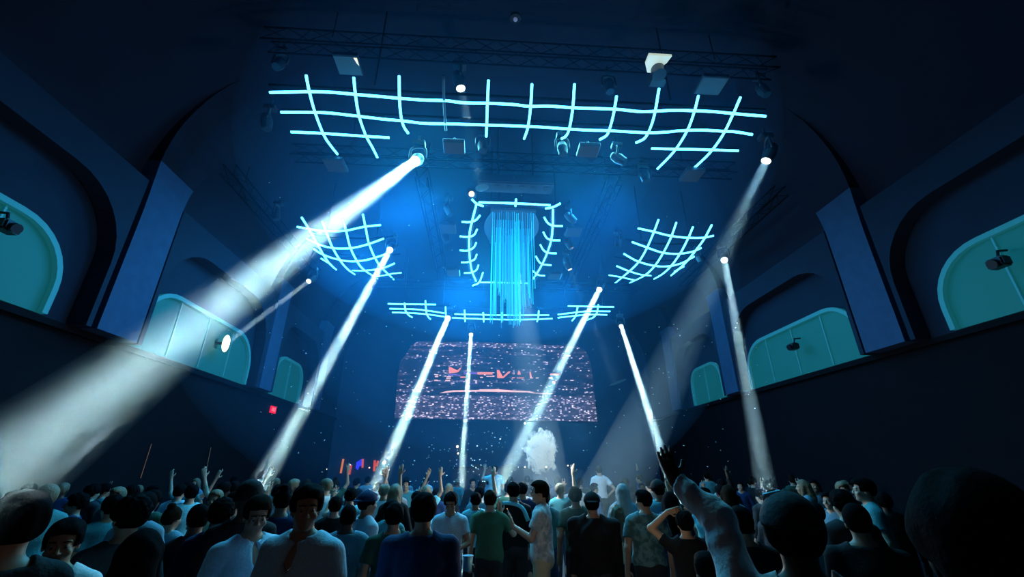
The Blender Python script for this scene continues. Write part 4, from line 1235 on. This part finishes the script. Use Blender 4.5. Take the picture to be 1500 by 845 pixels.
# ------------------------------------------------------------------ haze, added wash lights
w = bpy.data.worlds.new('world'); SC.world = w; w.use_nodes = True
nt = w.node_tree
bg = nt.nodes['Background']; bg.inputs['Color'].default_value = (0, 0, 0, 1); bg.inputs['Strength'].default_value = 0
for k_, dn in ((1.0, .45), (.72, .65)):
    b = bmesh.new(); bmesh.ops.create_uvsphere(b, u_segments=48, v_segments=24, radius=1.0)
    bmesh.ops.transform(b, matrix=Matrix.Translation((-.5, 14.2+(1-k_)*2, 5.75+(1-k_)*1.5)) @ Matrix.Diagonal((7.3*k_, 10.6*k_, 5.2*k_, 1)), verts=b.verts)
    tag(mesh_obj('haze', b, volmat('club_haze', (0.10, 0.50, 1.0), HAZE*dn), smooth=True), 'thin blue haze filling the middle of the hall', 'haze', 'thin haze of the hall', kind='stuff')

b = bmesh.new(); bmesh.ops.create_uvsphere(b, u_segments=48, v_segments=24, radius=1.0)
bmesh.ops.transform(b, matrix=Matrix.Translation((.6, 12.0, 8.8)) @ Matrix.Diagonal((7.2, 8.8, 2.4, 1)), verts=b.verts)
tag(mesh_obj('haze', b, volmat('rig_haze', (0.05, 0.45, 1.0), RIGHAZE), smooth=True), 'blue haze hanging around the glowing light grids', 'haze', 'blue club haze', kind='stuff')

def wash(loc, aim, size, energy, color, spread=140, shape='DISK'):
    ld = bpy.data.lights.new('wash_fill_light', 'AREA'); ld.shape = shape; ld.size = size; ld.energy = energy; ld.color = color; ld.spread = R(spread)
    lo = bpy.data.objects.new('wash_fill_light', ld); COL.objects.link(lo)
    d = np.array(aim, float)-np.array(loc, float)
    lo.matrix_world = Matrix.Translation(Vector([float(q) for q in loc])) @ rot_to(-d/np.linalg.norm(d)).to_4x4()
    return lo
# blue and cyan area lights without fixtures, added to brighten haze and crowd
wash((-2.4, 10.6, 9.3), (-2.4, 9.5, 1.5), 2.0, 420*WASH_K, (.03, .40, 1.0), 170)
wash((3.4, 10.6, 9.3), (2.5, 9.5, 1.5), 2.0, 200*WASH_K, (.03, .40, 1.0), 170)
wash((-1.0, 17.2, 9.2), (-0.5, 13.0, 1.5), 2.0, 620*WASH_K, (.03, .42, 1.0), 170)
wash((3.2, 17.2, 9.2), (3.0, 13.0, 1.5), 1.6, 300*WASH_K, (.03, .42, 1.0), 170)
wash((-4.6, 14.0, 9.3), (-4.5, 12.0, 1.5), 2.0, 420*WASH_K, (.03, .42, 1.0), 170)
wash((-1.5, 8.6, 9.25), (-1.5, 5.0, 1.6), 2.4, 150*CROWD_K, (.12, .72, 1.0), 110)
wash((2.5, 8.6, 9.25), (2.0, 5.0, 1.6), 2.4, 120*CROWD_K, (.12, .72, 1.0), 110)
wash((0.5, 14.0, 9.25), (0.5, 9.5, 1.6), 2.4, 170*CROWD_K, (.12, .72, 1.0), 110)
SC.cycles.volume_bounces = 0
SC.cycles.max_bounces = 4
SC.cycles.diffuse_bounces = 2
SC.cycles.glossy_bounces = 2
SC.cycles.transparent_max_bounces = 8
SC.cycles.sample_clamp_indirect = 2.0
SC.cycles.sample_clamp_direct = 0.0
SC.cycles.use_denoising = True

SC.cycles.use_adaptive_sampling = True
SC.cycles.adaptive_threshold = 0.03
SC.cycles.adaptive_min_samples = 16
# ------------------------------------------------------------------ the nearer crowd, person by person
# rot: 0 = back to the viewer, 90 = turned to the left, 180 = facing the viewer, -90 = turned to the right
t, fg, P, s = person(103, 764, 45, 165, 'man with a warm-lit face and open white collar in the lower left corner', 'tan', ('short', 'black'), 'white', 1.9, face=True, pitch=-8, yaw=10, fine=.012, hf=.0065, collar=True, arms=('down', 'down'), open_=True)
person(42, 722, 58, 10, 'tall dark-haired person in black seen from behind at the lower left edge', 'mid', ('volume', 'black'), 'black', 1.9)
person(213, 780, 49, 0, 'woman with long straight dark hair seen from behind at the lower left', 'mid', ('long', 'black'), 'black', 1.9, female=True, hf=.010)
person(200, 727, 38, 20, 'person with thick curly black hair behind the long-haired woman', 'mid', ('curly', 'black'), 'charcoal', 1.9)
person(380, 729, 35, -150, 'man in an open pale shirt looking down, left of the man with a chain', 'mid', ('short', 'brown'), 'pale_blue', 1.9, face=True, pitch=-18, yaw=-20, fine=.012, hf=.0065, collar=True, open_=True, wide=1.12)
t, fg, P, s = person(456, 711, 40, 150, 'tall man in a pale blue open shirt with a chain round his neck', 'mid', ('volume', 'black'), 'pale_blue', 1.9, face=True, pitch=-4, yaw=35, fine=.012, hf=.0065, collar=True, open_=True, wide=1.12)
b = bmesh.new(); bm_tube(b, catmull([(-.075, .02, 1.475), (-.05, .085, 1.40), (-.005, .125, 1.33), (.045, .085, 1.40), (.075, .02, 1.475)], 4), .004, 6); mesh_obj('neck_chain', b, m_chain, t, smooth=True)
person(370, 701, 31, 5, 'person in a tall black knitted cap in front of the left beam', 'dark', None, 'black', 1.9, cap=('beanie', 'black'))
person(418, 710, 24, 0, 'person with dark hair in a bun behind the man with a chain', 'mid', ('bun', 'black'), 'navy', .6)
person(329, 731, 30, -10, 'person with curly black hair in a navy top at the left', 'mid', ('curly', 'black'), 'navy', 1.9)
person(294, 742, 29, 15, 'dark-haired person in dark grey left of the man in the open shirt', 'mid', ('short', 'black'), 'charcoal', 1.9)
person(318, 719, 19, 160, 'small blond person facing the viewer at the left beyond the curly-haired one', 'light', ('short', 'blond'), 'cream', .55)
person(512, 741, 26.5, -5, 'man with cropped hair in a grey-blue shirt right of the man with a chain', 'dark', ('buzz', 'black'), 'grey_blue', 1.9, wide=1.05)
person(540, 719, 23, -60, 'person in a dark cap and pale blue top, right of the cropped-haired man', 'mid', ('short', 'black'), 'pale_blue', .55, cap=('cap', 'navy'), back=True)
person(579, 738, 27, 5, 'dark-haired person in a dark green top left of the big man in navy', 'mid', ('volume', 'black'), 'dark_green', .6, wide=1.1)
person(622, 723, 34, 0, 'broad man in a navy top seen from behind, left of centre', 'mid', ('volume', 'black'), 'navy', 1.9, wide=1.22, fold=.003)
person(661, 722, 20, 175, 'man in a pale polo shirt looking down, left of the man in green', 'mid', ('messy', 'black'), 'pale_blue', .6, face=True, pitch=-25, collar=True, arms=('hold', 'hold'), handfine=True, fine=.012, hf=.007)
t, fg, P, s = person(718, 720, 19.5, -4, 'man in a green t-shirt seen from behind with a phone at his right ear', 'light', ('short', 'brown'), 'green', .62, arms=('phone_ear', 'down'), handfine=True, fine=.012, hf=.007, wide=1.06, fold=.0028)
GREEN = (t, fg, P, s)
person(697, 722, 16.5, 5, 'dark-haired person behind the left shoulder of the man in green', 'mid', ('volume', 'black'), 'cyan', .55)
t, fg, P, s = person(752, 707, 17.8, 6, 'person in a black jacket with a bright cyan shoulder stripe beside the man in green', 'mid', ('volume', 'black'), 'black', 1.9, wide=1.08)
b = bmesh.new()
for q in [0]:
    bm_tube(b, catmull([(-.16, -.045, 1.492), (-.02, -.075, 1.49), (.12, -.095, 1.43), (.20, -.11, 1.27)], 4), .03, 8)
bmesh.ops.transform(b, matrix=Matrix.Identity(4), verts=b.verts); mesh_obj('shoulder_stripe', b, CL['cyan'], t, smooth=True)
t, fg, P, s = person(791, 706, 20.5, 84, 'man in profile facing left in a pale t-shirt, hand raised with a cigarette', 'light', ('short', 'brown'), 'printed', .62, bottoms=('shorts', 'cream'), arms=('down', 'smoke'), face=True, handfine=True, fine=.011, hf=.006, hem=.86, fold=.003)
PROF = (t, fg, P, s)
person(842, 714, 18.5, 10, 'person with big curly dark hair behind the black padded jacket', 'mid', ('curly', 'black'), 'dark_green', .6)
person(866, 721, 22, 3, 'broad man in a black padded jacket and cap right of the man in profile', 'mid', ('short', 'black'), 'black', 1.9, cap=('cap', 'black'), wide=1.34, g=.03, fold=.005, back=True)
person(903, 741, 18.5, -20, 'woman with long wavy blond hair and bare warm-lit shoulders, right of the padded jacket', 'light', ('longwavy', 'blond'), 'cream', 0, female=True, hem=.95)
person(911, 710, 17, 5, 'person with long pale grey hair behind the blond woman', 'mid', ('long', 'grey'), 'grey_blue', 1.9, female=True)
person(941, 719, 21.5, 14, 'man with short faded hair in a mottled teal t-shirt, head turned left', 'light', ('fade', 'black'), 'mottled', .62, yaw=35, handfine=True, fine=.012, hf=.007, wide=1.1, fold=.0035)
person(962, 703, 18, 30, 'person in a bright cyan shirt and dark cap left of the raised arm', 'mid', ('short', 'black'), 'cyan', .6, cap=('cap', 'black'), arms=('raise_bent', 'down'))
person(980, 722, 20, 0, 'person with long dark hair in a navy top below the raised sleeve', 'mid', ('long', 'black'), 'navy', 1.9, female=True)
person(1001, 750, 26, 8, 'dark-haired person with both hands on the head under the raised sleeve', 'tan', ('messy', 'black'), 'black', .5, arms=('on_head', 'on_head'), handfine=True, fine=.012)
person(1034, 812, 38, 20, 'seated-height person in a bright blue top at the bottom edge under the raised sleeve', 'tan', ('short', 'black'), 'pale_blue', 1.9, wide=1.2)
# the raised arm
S0 = atY(1112, 796, 1.95); E0 = atY(1052, 757, 2.10); W0 = atY(989, 705, 2.24); H0 = atY(966, 645, 2.28)
CAPMAN = person(1150, 724, None, 4, 'person in a pale sweatshirt and dark cap raising one long arm', 'dark', ('volume', 'black'), 'white', 1.98, Y=1.86, armW={1: (E0, W0, H0-W0)}, handfine=True, fine=.011, hf=.008, wide=1.18, cap=('cap', 'charcoal'), g=.02, gs=.020, fold=.003, ffr=60, sleeveL=1.93)
t = CAPMAN[0]
b = bmesh.new(); fgc = CAPMAN[1]
for (x0_, x1_, y0_, y1_) in [(-.075, -.015, -.03, .035)]:
    bm_prism(b, [fgc.H((x0_, y0_, .137)), fgc.H((x1_, y0_-.01, .152)), fgc.H((x1_, y1_, .152)), fgc.H((x0_, y1_, .137))], (0, 0, .006))
mesh_obj('cap_patch', b, CL['cyan'], t)
b = bmesh.new(); bm_prism(b, [fgc.H((-.06, -.01, .149)), fgc.H((-.03, -.012, .156)), fgc.H((-.03, .015, .156)), fgc.H((-.06, .012, .149))], (0, 0, .005)); mesh_obj('patch_emblem', b, CL['black'], t)
person(1082, 745, 34, 10, 'person in black holding a dark phone up sideways, right of the raised sleeve', 'mid', ('short', 'black'), 'black', 1.9, arms=('raise_bent', 'phone_up'))
person(1250, 741, 36, 4, 'man with short faded hair in a black jacket seen from behind at the right', 'mid', ('fade', 'black'), 'black', 1.9, wide=1.12)
person(1262, 702, 22, 100, 'teal-lit person turned to the left at the right behind the man in the black jacket', 'light', ('short', 'black'), 'teal', .6)
person(1212, 722, 18, 150, 'pale-faced person in a dark top near the man in the black jacket', 'light', ('short', 'black'), 'grey_blue', .6)
person(1192, 738, 24, 20, 'dark-haired person in a teal top just right of the capped head', 'mid', ('short', 'black'), 'teal', .6)
person(1388, 650, None, 10, 'huge dark figure close to the viewer at the right edge, seen from behind', 'black', ('volume', 'black'), 'black', 1.9, Y=.92, wide=1.25)
person(1083, 706, 10, 175, 'small lit face looking at the viewer, right of the raised arm', 'light', ('short', 'black'), 'navy', 1.9)
# people standing a little higher on low risers at the back of the floor
def riser(x, y, w_, h, lab):
    b = bmesh.new(); bm_box(b, (x, y, h/2), (w_, w_, h)); return tag(mesh_obj('riser', b, m_black), lab, 'riser')
for (px, top, w_, rot, lab, sh, hr, arms, kk) in [(877, 683, 9.5, 10, 'man in a bright white t-shirt standing above the crowd near the smoke burst', 'white', ('short', 'black'), ('akimbo', 'down'), 0),
        (1034, 692, 9, 15, 'person in a teal t-shirt standing higher than the crowd, right of the raised hand', 'teal', ('short', 'black'), ('down', 'down'), 1),
        (725, 682, 9, 0, 'cyan-lit person standing high in the slanting beam left of the smoke burst', 'cyan', ('short', 'brown'), ('down', 'raise_bent'), 2)]:
    D = .185*F/w_; Pq = atD(px, top, D); h = max(.15, Pq[2]-1.76)
    riser(Pq[0], Pq[1], .8, h, 'low black riser under the ' + ['man in the bright white t-shirt', 'person in the teal t-shirt', 'cyan-lit person in the beam'][kk])
    person(px, top, w_, rot, lab, 'light', hr, sh, .6, arms=arms, dz=h, fine=.016, hf=.012)

# things held
t, fg, P, s = GREEN
w0 = wpt(t, np.array([.115, .05, 1.58]), s, -4)
b = bmesh.new(); bm_box(b, (0, 0, 0), (.012, .075, .15), Matrix.Rotation(R(8), 3, 'Y')); bmesh.ops.bevel(b, geom=b.edges[:], offset=.004, segments=2, affect='EDGES')
o = mesh_obj('mobile_phone', b, m_phone); o.location = tuple(w0); tag(o, 'dark phone held to the ear of the man in green', 'phone')
t, fg, P, s = PROF
e, w_, h = fg.aL; tip = w_+h/np.linalg.norm(h)*.155
q0 = wpt(t, tip, s, 84)
b = bmesh.new(); bm_tube(b, [(0, 0, -.02), (-.03, 0, .035)], .0045, 8)
o = mesh_obj('cigarette', b, mat('cigarette_paper', (.8, .8, .8), .7)); o.location = tuple(q0); tag(o, 'lit cigarette between the fingers of the man in profile', 'cigarette')
b2 = bmesh.new(); bm_tube(b2, [(-.03, 0, .035), (-.034, 0, .042)], .0048, 8); mesh_obj('glowing_tip', b2, mat('ember', (.4, .1, .05), .5, emit=(1, .35, .1), es=2.0), o)
m_cup = mat('cup_plastic', (.14, .35, .45), .35)
def cup(p, lab):
    t = tag(empty('plastic_cup', p), lab, 'cup')
    b = bmesh.new(); bm_tube(b, [(0, 0, 0), (0, 0, .11)], 1, 16, radii=[.032, .044]); mesh_obj('cup_body', b, m_cup, t, smooth=True)
    b = bmesh.new(); bm_tube(b, [(0, 0, .108), (0, 0, .114)], .047, 16); mesh_obj('cup_lip', b, m_cup, t)
    return t
cup(atY(685, 836, 4.3), 'pale plastic cup at the bottom edge between the navy back and the man in green')

# ------------------------------------------------------------------ the deeper crowd
HP = {}
def proto_body(key):
    if key not in HP:
        aR, aL, fem, wide = key
        f = Fig(aR, aL, 0, 0, .020, .013, wide, fem)
        f.sh = .175*(.9 if fem else 1)*wide
        HP[key] = (f, f.body('body'), {}, f.trousers())
    return HP[key]
ARMS = [('down', 'down'), ('drink', 'down'), ('raise', 'down'), ('down', 'raise_bent'), ('phone_up', 'hold'), ('raise_out', 'raise_out'), ('down', 'akimbo')]
ARMTXT = {('down', 'down'): 'arms down', ('drink', 'down'): 'hand at chest', ('raise', 'down'): 'one arm up', ('down', 'raise_bent'): 'one fist lifted',
          ('phone_up', 'hold'): 'hand lifted', ('raise_out', 'raise_out'): 'arms up', ('down', 'akimbo'): 'hand on hip'}
HS = [('short', 'black'), ('curly', 'black'), ('long', 'brown'), ('short', 'blond'), ('bun', 'brown'), ('messy', 'black'), ('long', 'blond'), ('buzz', 'black')]
HSTXT = {('short', 'black'): 'short dark hair', ('curly', 'black'): 'curly dark hair', ('long', 'brown'): 'long brown hair', ('short', 'blond'): 'short fair hair', ('bun', 'brown'): 'bunned hair', ('messy', 'black'): 'tousled hair', ('long', 'blond'): 'long fair hair', ('buzz', 'black'): 'cropped hair'}
SHIRTS = ['teal', 'grey_blue', 'navy', 'black', 'cyan', 'pale_blue', 'white', 'dark_green', 'charcoal', 'grey']
SHTXT = {'teal': 'teal', 'grey_blue': 'grey-blue', 'navy': 'navy', 'black': 'black', 'cyan': 'cyan', 'pale_blue': 'sky-blue', 'white': 'white', 'dark_green': 'dark green', 'charcoal': 'charcoal', 'grey': 'grey'}
AN = [(60, 'by the left edge'), (150, 'under the widest beam'), (235, 'by the orange reflection'), (330, 'below the left window'), (430, 'below the left beam'), (500, 'below the exit sign'), (565, 'below the red strips'),
      (625, 'below the screen corner'), (680, 'under the upright beam'), (740, 'before the stage centre'), (815, 'by the smoke burst'), (880, 'right of the smoke'), (960, 'under the screen edge'),
      (1040, 'near the raised hand'), (1120, 'below the right beam'), (1210, 'below the right window'), (1500, 'towards the right wall')]
rc = random.Random(21)
used_lab = set()
HM = {}
def crowd_person(px, Y, Hh, rot, ai, hi, si):
    global NL
    fem = HS[hi][0] in ('long', 'bun')
    key = (*ARMS[ai], fem, 1.0)
    f, body, shirts, trs = proto_body(key)
    sl = 1.9 if SHIRTS[si] in ('navy', 'black', 'charcoal') else .58
    if sl not in shirts: shirts[sl] = f.shirt(sl, .018, .88, fold=.002, seed=3)
    if hi not in HM: HM[hi] = f.hair(HS[hi][0], 4, f=.012)
    v = ray(px, 700); P = CAM+v*(Y/v[1])
    s_ = Hh/1.77
    zone = next(tx for (lim, tx) in AN if px < lim)
    face = ', facing us' if abs(rot) > 120 else (', sideways' if abs(rot) > 50 else '')
    for _ in range(40):
        lab = '%s top, %s, %s%s, %s' % (SHTXT[SHIRTS[si]], HSTXT[HS[hi]], ARMTXT[ARMS[ai]], face, zone)
        if lab not in used_lab: break
        si = (si+1) % len(SHIRTS)
        sl = 1.9 if SHIRTS[si] in ('navy', 'black', 'charcoal') else .58
        if sl not in shirts: shirts[sl] = f.shirt(sl, .018, .88, fold=.002, seed=3)
    used_lab.add(lab)
    if len(lab.split()) > 14: print("LONG", lab)
    t = tag(empty('person', (P[0], P[1], 0), R(rot), s_), 'person in '+lab, 'person', 'people deeper in the crowd')
    addmesh('body', body, SK[rc.choice(['light', 'mid', 'tan', 'light', 'dark'])], t)
    addmesh('shirt', shirts[sl], CL[SHIRTS[si]], t); addmesh('trousers', trs, CL[rc.choice(['charcoal', 'black', 'denim', 'navy'])], t)
    addmesh('hair', HM[hi], HRM[HS[hi][1]], t)
def in_beam(Pq):
    for (A0, A1, ra, rb) in BEAM_AX:
        for z in (.3, 1.0, 1.7):
            k = (A0[2]-z)/(A0[2]-A1[2])
            if k > 1.01 or k < 0: continue
            c = A0+(A1-A0)*k
            if math.hypot(c[0]-Pq[0], c[1]-Pq[1]) < (ra+(rb-ra)*k)*1.1+.26: return True
    return False
placed = [(p[2][0], p[2][1]) for p in PEOPLE]
# a few picked out by the photograph: (px, Y, height, rot, arms, hair, shirt)
PICK = [(565, 8.6, 1.74, -20, 2, 3, 6), (703, 8.4, 1.70, 0, 2, 0, 1), (517, 7.6, 1.72, 10, 3, 5, 4), (480, 8.6, 1.84, 60, 0, 3, 6), (432, 9.4, 1.82, -30, 0, 3, 5), (345, 9.0, 1.8, 20, 5, 0, 5), (180, 7.4, 1.76, 170, 0, 3, 0),
        (286, 7.6, 1.78, 40, 0, 0, 4), (626, 9.2, 1.70, 0, 2, 6, 4), (820, 8.8, 1.74, -40, 2, 3, 0), (950, 10.5, 1.75, 10, 0, 0, 1), (78, 5.6, 1.85, 60, 0, 3, 0), (1052, 8.6, 1.7, 0, 2, 0, 3), (125, 6.4, 1.72, 120, 1, 1, 2)]
for q in PICK:
    v = ray(q[0], 700); Pq = CAM+v*(q[1]/v[1]); placed.append((Pq[0], Pq[1])); crowd_person(*q)
for (Y, step) in [(4.6, 58), (5.5, 46), (6.4, 40), (7.3, 36), (8.4, 33), (9.7, 31), (11.2, 30), (13.0, 30), (15.2, 32)]:
    x = 24+rc.uniform(0, step)
    while x < 1292:
        px = x+rc.uniform(-step*.25, step*.25); y = Y+rc.uniform(-.3, .3)
        x += step*rc.uniform(.8, 1.2)
        v = ray(px, 700); Pq = CAM+v*(y/v[1])
        if Pq[0] < XL+.5 or Pq[0] > XR-.5: continue
        if Y < 6 and 600 < px < 1110: continue
        if Y < 5 and 260 < px < 600: continue
        if in_beam(Pq): continue
        if any((Pq[0]-a)**2+(Pq[1]-b_)**2 < .6**2 for a, b_ in placed): continue
        placed.append((Pq[0], Pq[1]))
        rr = rc.random()
        ai = 0 if rr < .62 else (1 if rr < .74 else (2 if rr < .78 else (3 if rr < .84 else (4 if rr < .90 else (5 if rr < .915 else 6)))))
        if ai in (2, 5) and Y < 7: ai = 0
        rot = rc.choice([0, 10, -10, 20, -25, 5, 60, -70, 165, 180, -160, 15, -15])
        if px > 1150 and ai in (2, 5): ai = 0
        crowd_person(px, y, rc.uniform(1.60, 1.80), rot, ai, rc.choice([0, 0, 0, 1, 2, 3, 4, 5, 6, 7, 0, 5]), rc.choice([0, 0, 1, 1, 2, 2, 3, 3, 3, 3, 4, 5, 6, 7, 7, 8, 8, 8, 9]))

# ------------------------------------------------------------------ smoke burst, breath of smoke, confetti
def puff(name, centre, rad, n, seed, matv, label, stretch=(1, 1, 1.4), spike=.12, vox=.035):
    r = random.Random(seed)
    c = np.array(centre, float); rad_ = rad
    lim = np.array(stretch)*rad*1.7
    F_ = Field(axis(-lim[0], lim[0], vox), axis(-lim[1], lim[1], vox), axis(-lim[2], lim[2], vox))
    F_.ell((0, 0, 0), np.array(stretch)*rad*.72, .1)
    for k in range(n):
        a = r.uniform(0, 6.28); u_ = r.uniform(-1, 1); q = math.sqrt(1-u_*u_)
        p = np.array([q*math.cos(a), q*math.sin(a), u_])*np.array(stretch)*rad*r.uniform(.55, .85)
        F_.cap(p*.7, p*1.12+np.array([0, 0, r.uniform(-.05, .1)]), rad*r.uniform(.12, .24), rad*r.uniform(.03, .10), k=.03)
    F_.wrinkle(.012, 22, seed); F_.wrinkle(.008, 45, seed+1)
    o = mesh_obj(name, F_.mesh(name), matv); o.location = tuple(c)
    return tag(o, label, 'smoke')
m_smoke = volmat('dense_smoke', (.9, .98, 1.0), 9.0)
_nt = m_smoke.node_tree; _v = _nt.nodes['Volume Scatter']; _tc = _nt.nodes.new('ShaderNodeTexCoord'); _n = _nt.nodes.new('ShaderNodeTexNoise')
_n.inputs['Scale'].default_value = 6.5; _n.inputs['Detail'].default_value = 5; _n.inputs['Distortion'].default_value = .8
_mr = _nt.nodes.new('ShaderNodeMapRange'); _mr.inputs['From Min'].default_value = .42; _mr.inputs['From Max'].default_value = .62; _mr.inputs['To Min'].default_value = .3; _mr.inputs['To Max'].default_value = 16.0
_nt.links.new(_tc.outputs['Object'], _n.inputs['Vector']); _nt.links.new(_n.outputs['Fac'], _mr.inputs['Value']); _nt.links.new(_mr.outputs[0], _v.inputs['Density'])
m_thin = volmat('thin_smoke', (.9, .95, 1.0), .4)
SB = atY(793, 662, 10.5)
puff('smoke_burst', SB, .46, 110, 5, m_smoke, 'bright white ragged burst of smoke above the crowd below the screen', (1.0, .8, 1.35))
puff('smoke_plume', SB+np.array([.1, 0, -.55]), .40, 26, 9, m_thin, 'thin smoke drifting down under the white burst', (1.1, 1.0, 1.3))
puff('breath_smoke', atY(836, 728, 6.6), .36, 26, 12, volmat('breath', (.95, .95, .9), .2), 'thin grey smoke drifting behind the head of the man in profile', (1.2, .7, 1.5))
ld = bpy.data.lights.new('burst_lamp', 'SPOT'); ld.energy = 500*BURST_K; ld.spot_size = R(14); ld.spot_blend = .4; ld.color = (.75, .95, 1.0); ld.shadow_soft_size = .1
lo = bpy.data.objects.new('burst_lamp', ld); COL.objects.link(lo); q = atZ(757, 380, 8.8)
d_ = SB-q; lo.matrix_world = Matrix.Translation(Vector([float(c) for c in q])) @ rot_to(-d_/np.linalg.norm(d_)).to_4x4()

b = bmesh.new()
rf = random.Random(77)
for k in range(330):
    if k < 170: px, py, D = rf.uniform(380, 1130), rf.uniform(470, 700), rf.uniform(5, 18)
    elif k < 280: px, py, D = rf.gauss(690, 55), rf.gauss(672, 28), rf.uniform(7, 14)
    else: px, py, D = rf.uniform(300, 1100), rf.uniform(250, 500), rf.uniform(5, 14)
    p = atY(px, min(py, 705), D)
    s_ = rf.uniform(.008, .018)*D/9
    Rm = Matrix.Rotation(rf.uniform(0, 6), 3, 'X') @ Matrix.Rotation(rf.uniform(0, 6), 3, 'Z')
    bm_box(b, p, (s_*1.6, s_, .002), Rm)
tag(mesh_obj('confetti', b, mat('confetti_self_lit', (.75, .9, 1.0), .35, emit=(.5, .85, 1.0), es=0.10)), 'tiny flakes of bright confetti floating over the crowd and in front of the screen', 'confetti', kind='stuff')  # faint emission on the flakes in place of caught light
# warm point lights with no source body, on the man at the lower left and on the blond woman
for (p, c, e_) in [(atY(70, 835, 1.35), (1.0, .62, .35), 1.3), (atY(912, 790, 4.2), (1.0, .85, .6), 5.0), (atY(770, 800, 4.2), (1.0, .9, .75), 3.0)]:
    ld = bpy.data.lights.new('warm_point_light', 'POINT'); ld.energy = e_; ld.color = c; ld.shadow_soft_size = .05
    lo = bpy.data.objects.new('warm_point_light', ld); COL.objects.link(lo); lo.location = tuple(p)

# sparklers burning round the smoke burst
for (x, y, lab) in [(769, 684, 'tiny warm sparkler burning at the left foot of the smoke burst'), (832, 682, 'tiny warm sparkler burning at the right foot of the smoke burst'), (800, 684, 'tiny warm sparkler burning under the middle of the smoke burst')]:
    p = atY(x, y, 10.1)
    t = tag(empty('sparkler', p), lab, 'sparkler', 'sparklers at the smoke burst')
    b = bmesh.new(); bm_tube(b, [(0, 0, -.10), (0, 0, 0)], .004, 6); mesh_obj('sparkler_stick', b, m_black, t)
    b = bmesh.new(); bmesh.ops.create_icosphere(b, subdivisions=2, radius=.013); mesh_obj('spark', b, mat('spark_warm', (1, .8, .6), .4, emit=(1, .75, .5), es=5.0), t)
for dv, e_ in [((-.45, -1.5, .0), 60), ((.6, -1.2, .5), 35)]:  # cool fill lights added in front of the burst to brighten it
    ld = bpy.data.lights.new('burst_fill_light', 'POINT'); ld.energy = e_*BURST_L; ld.color = (.75, .95, 1.0); ld.shadow_soft_size = .1
    lo = bpy.data.objects.new('burst_fill_light', ld); COL.objects.link(lo); lo.location = tuple(SB+np.array(dv))
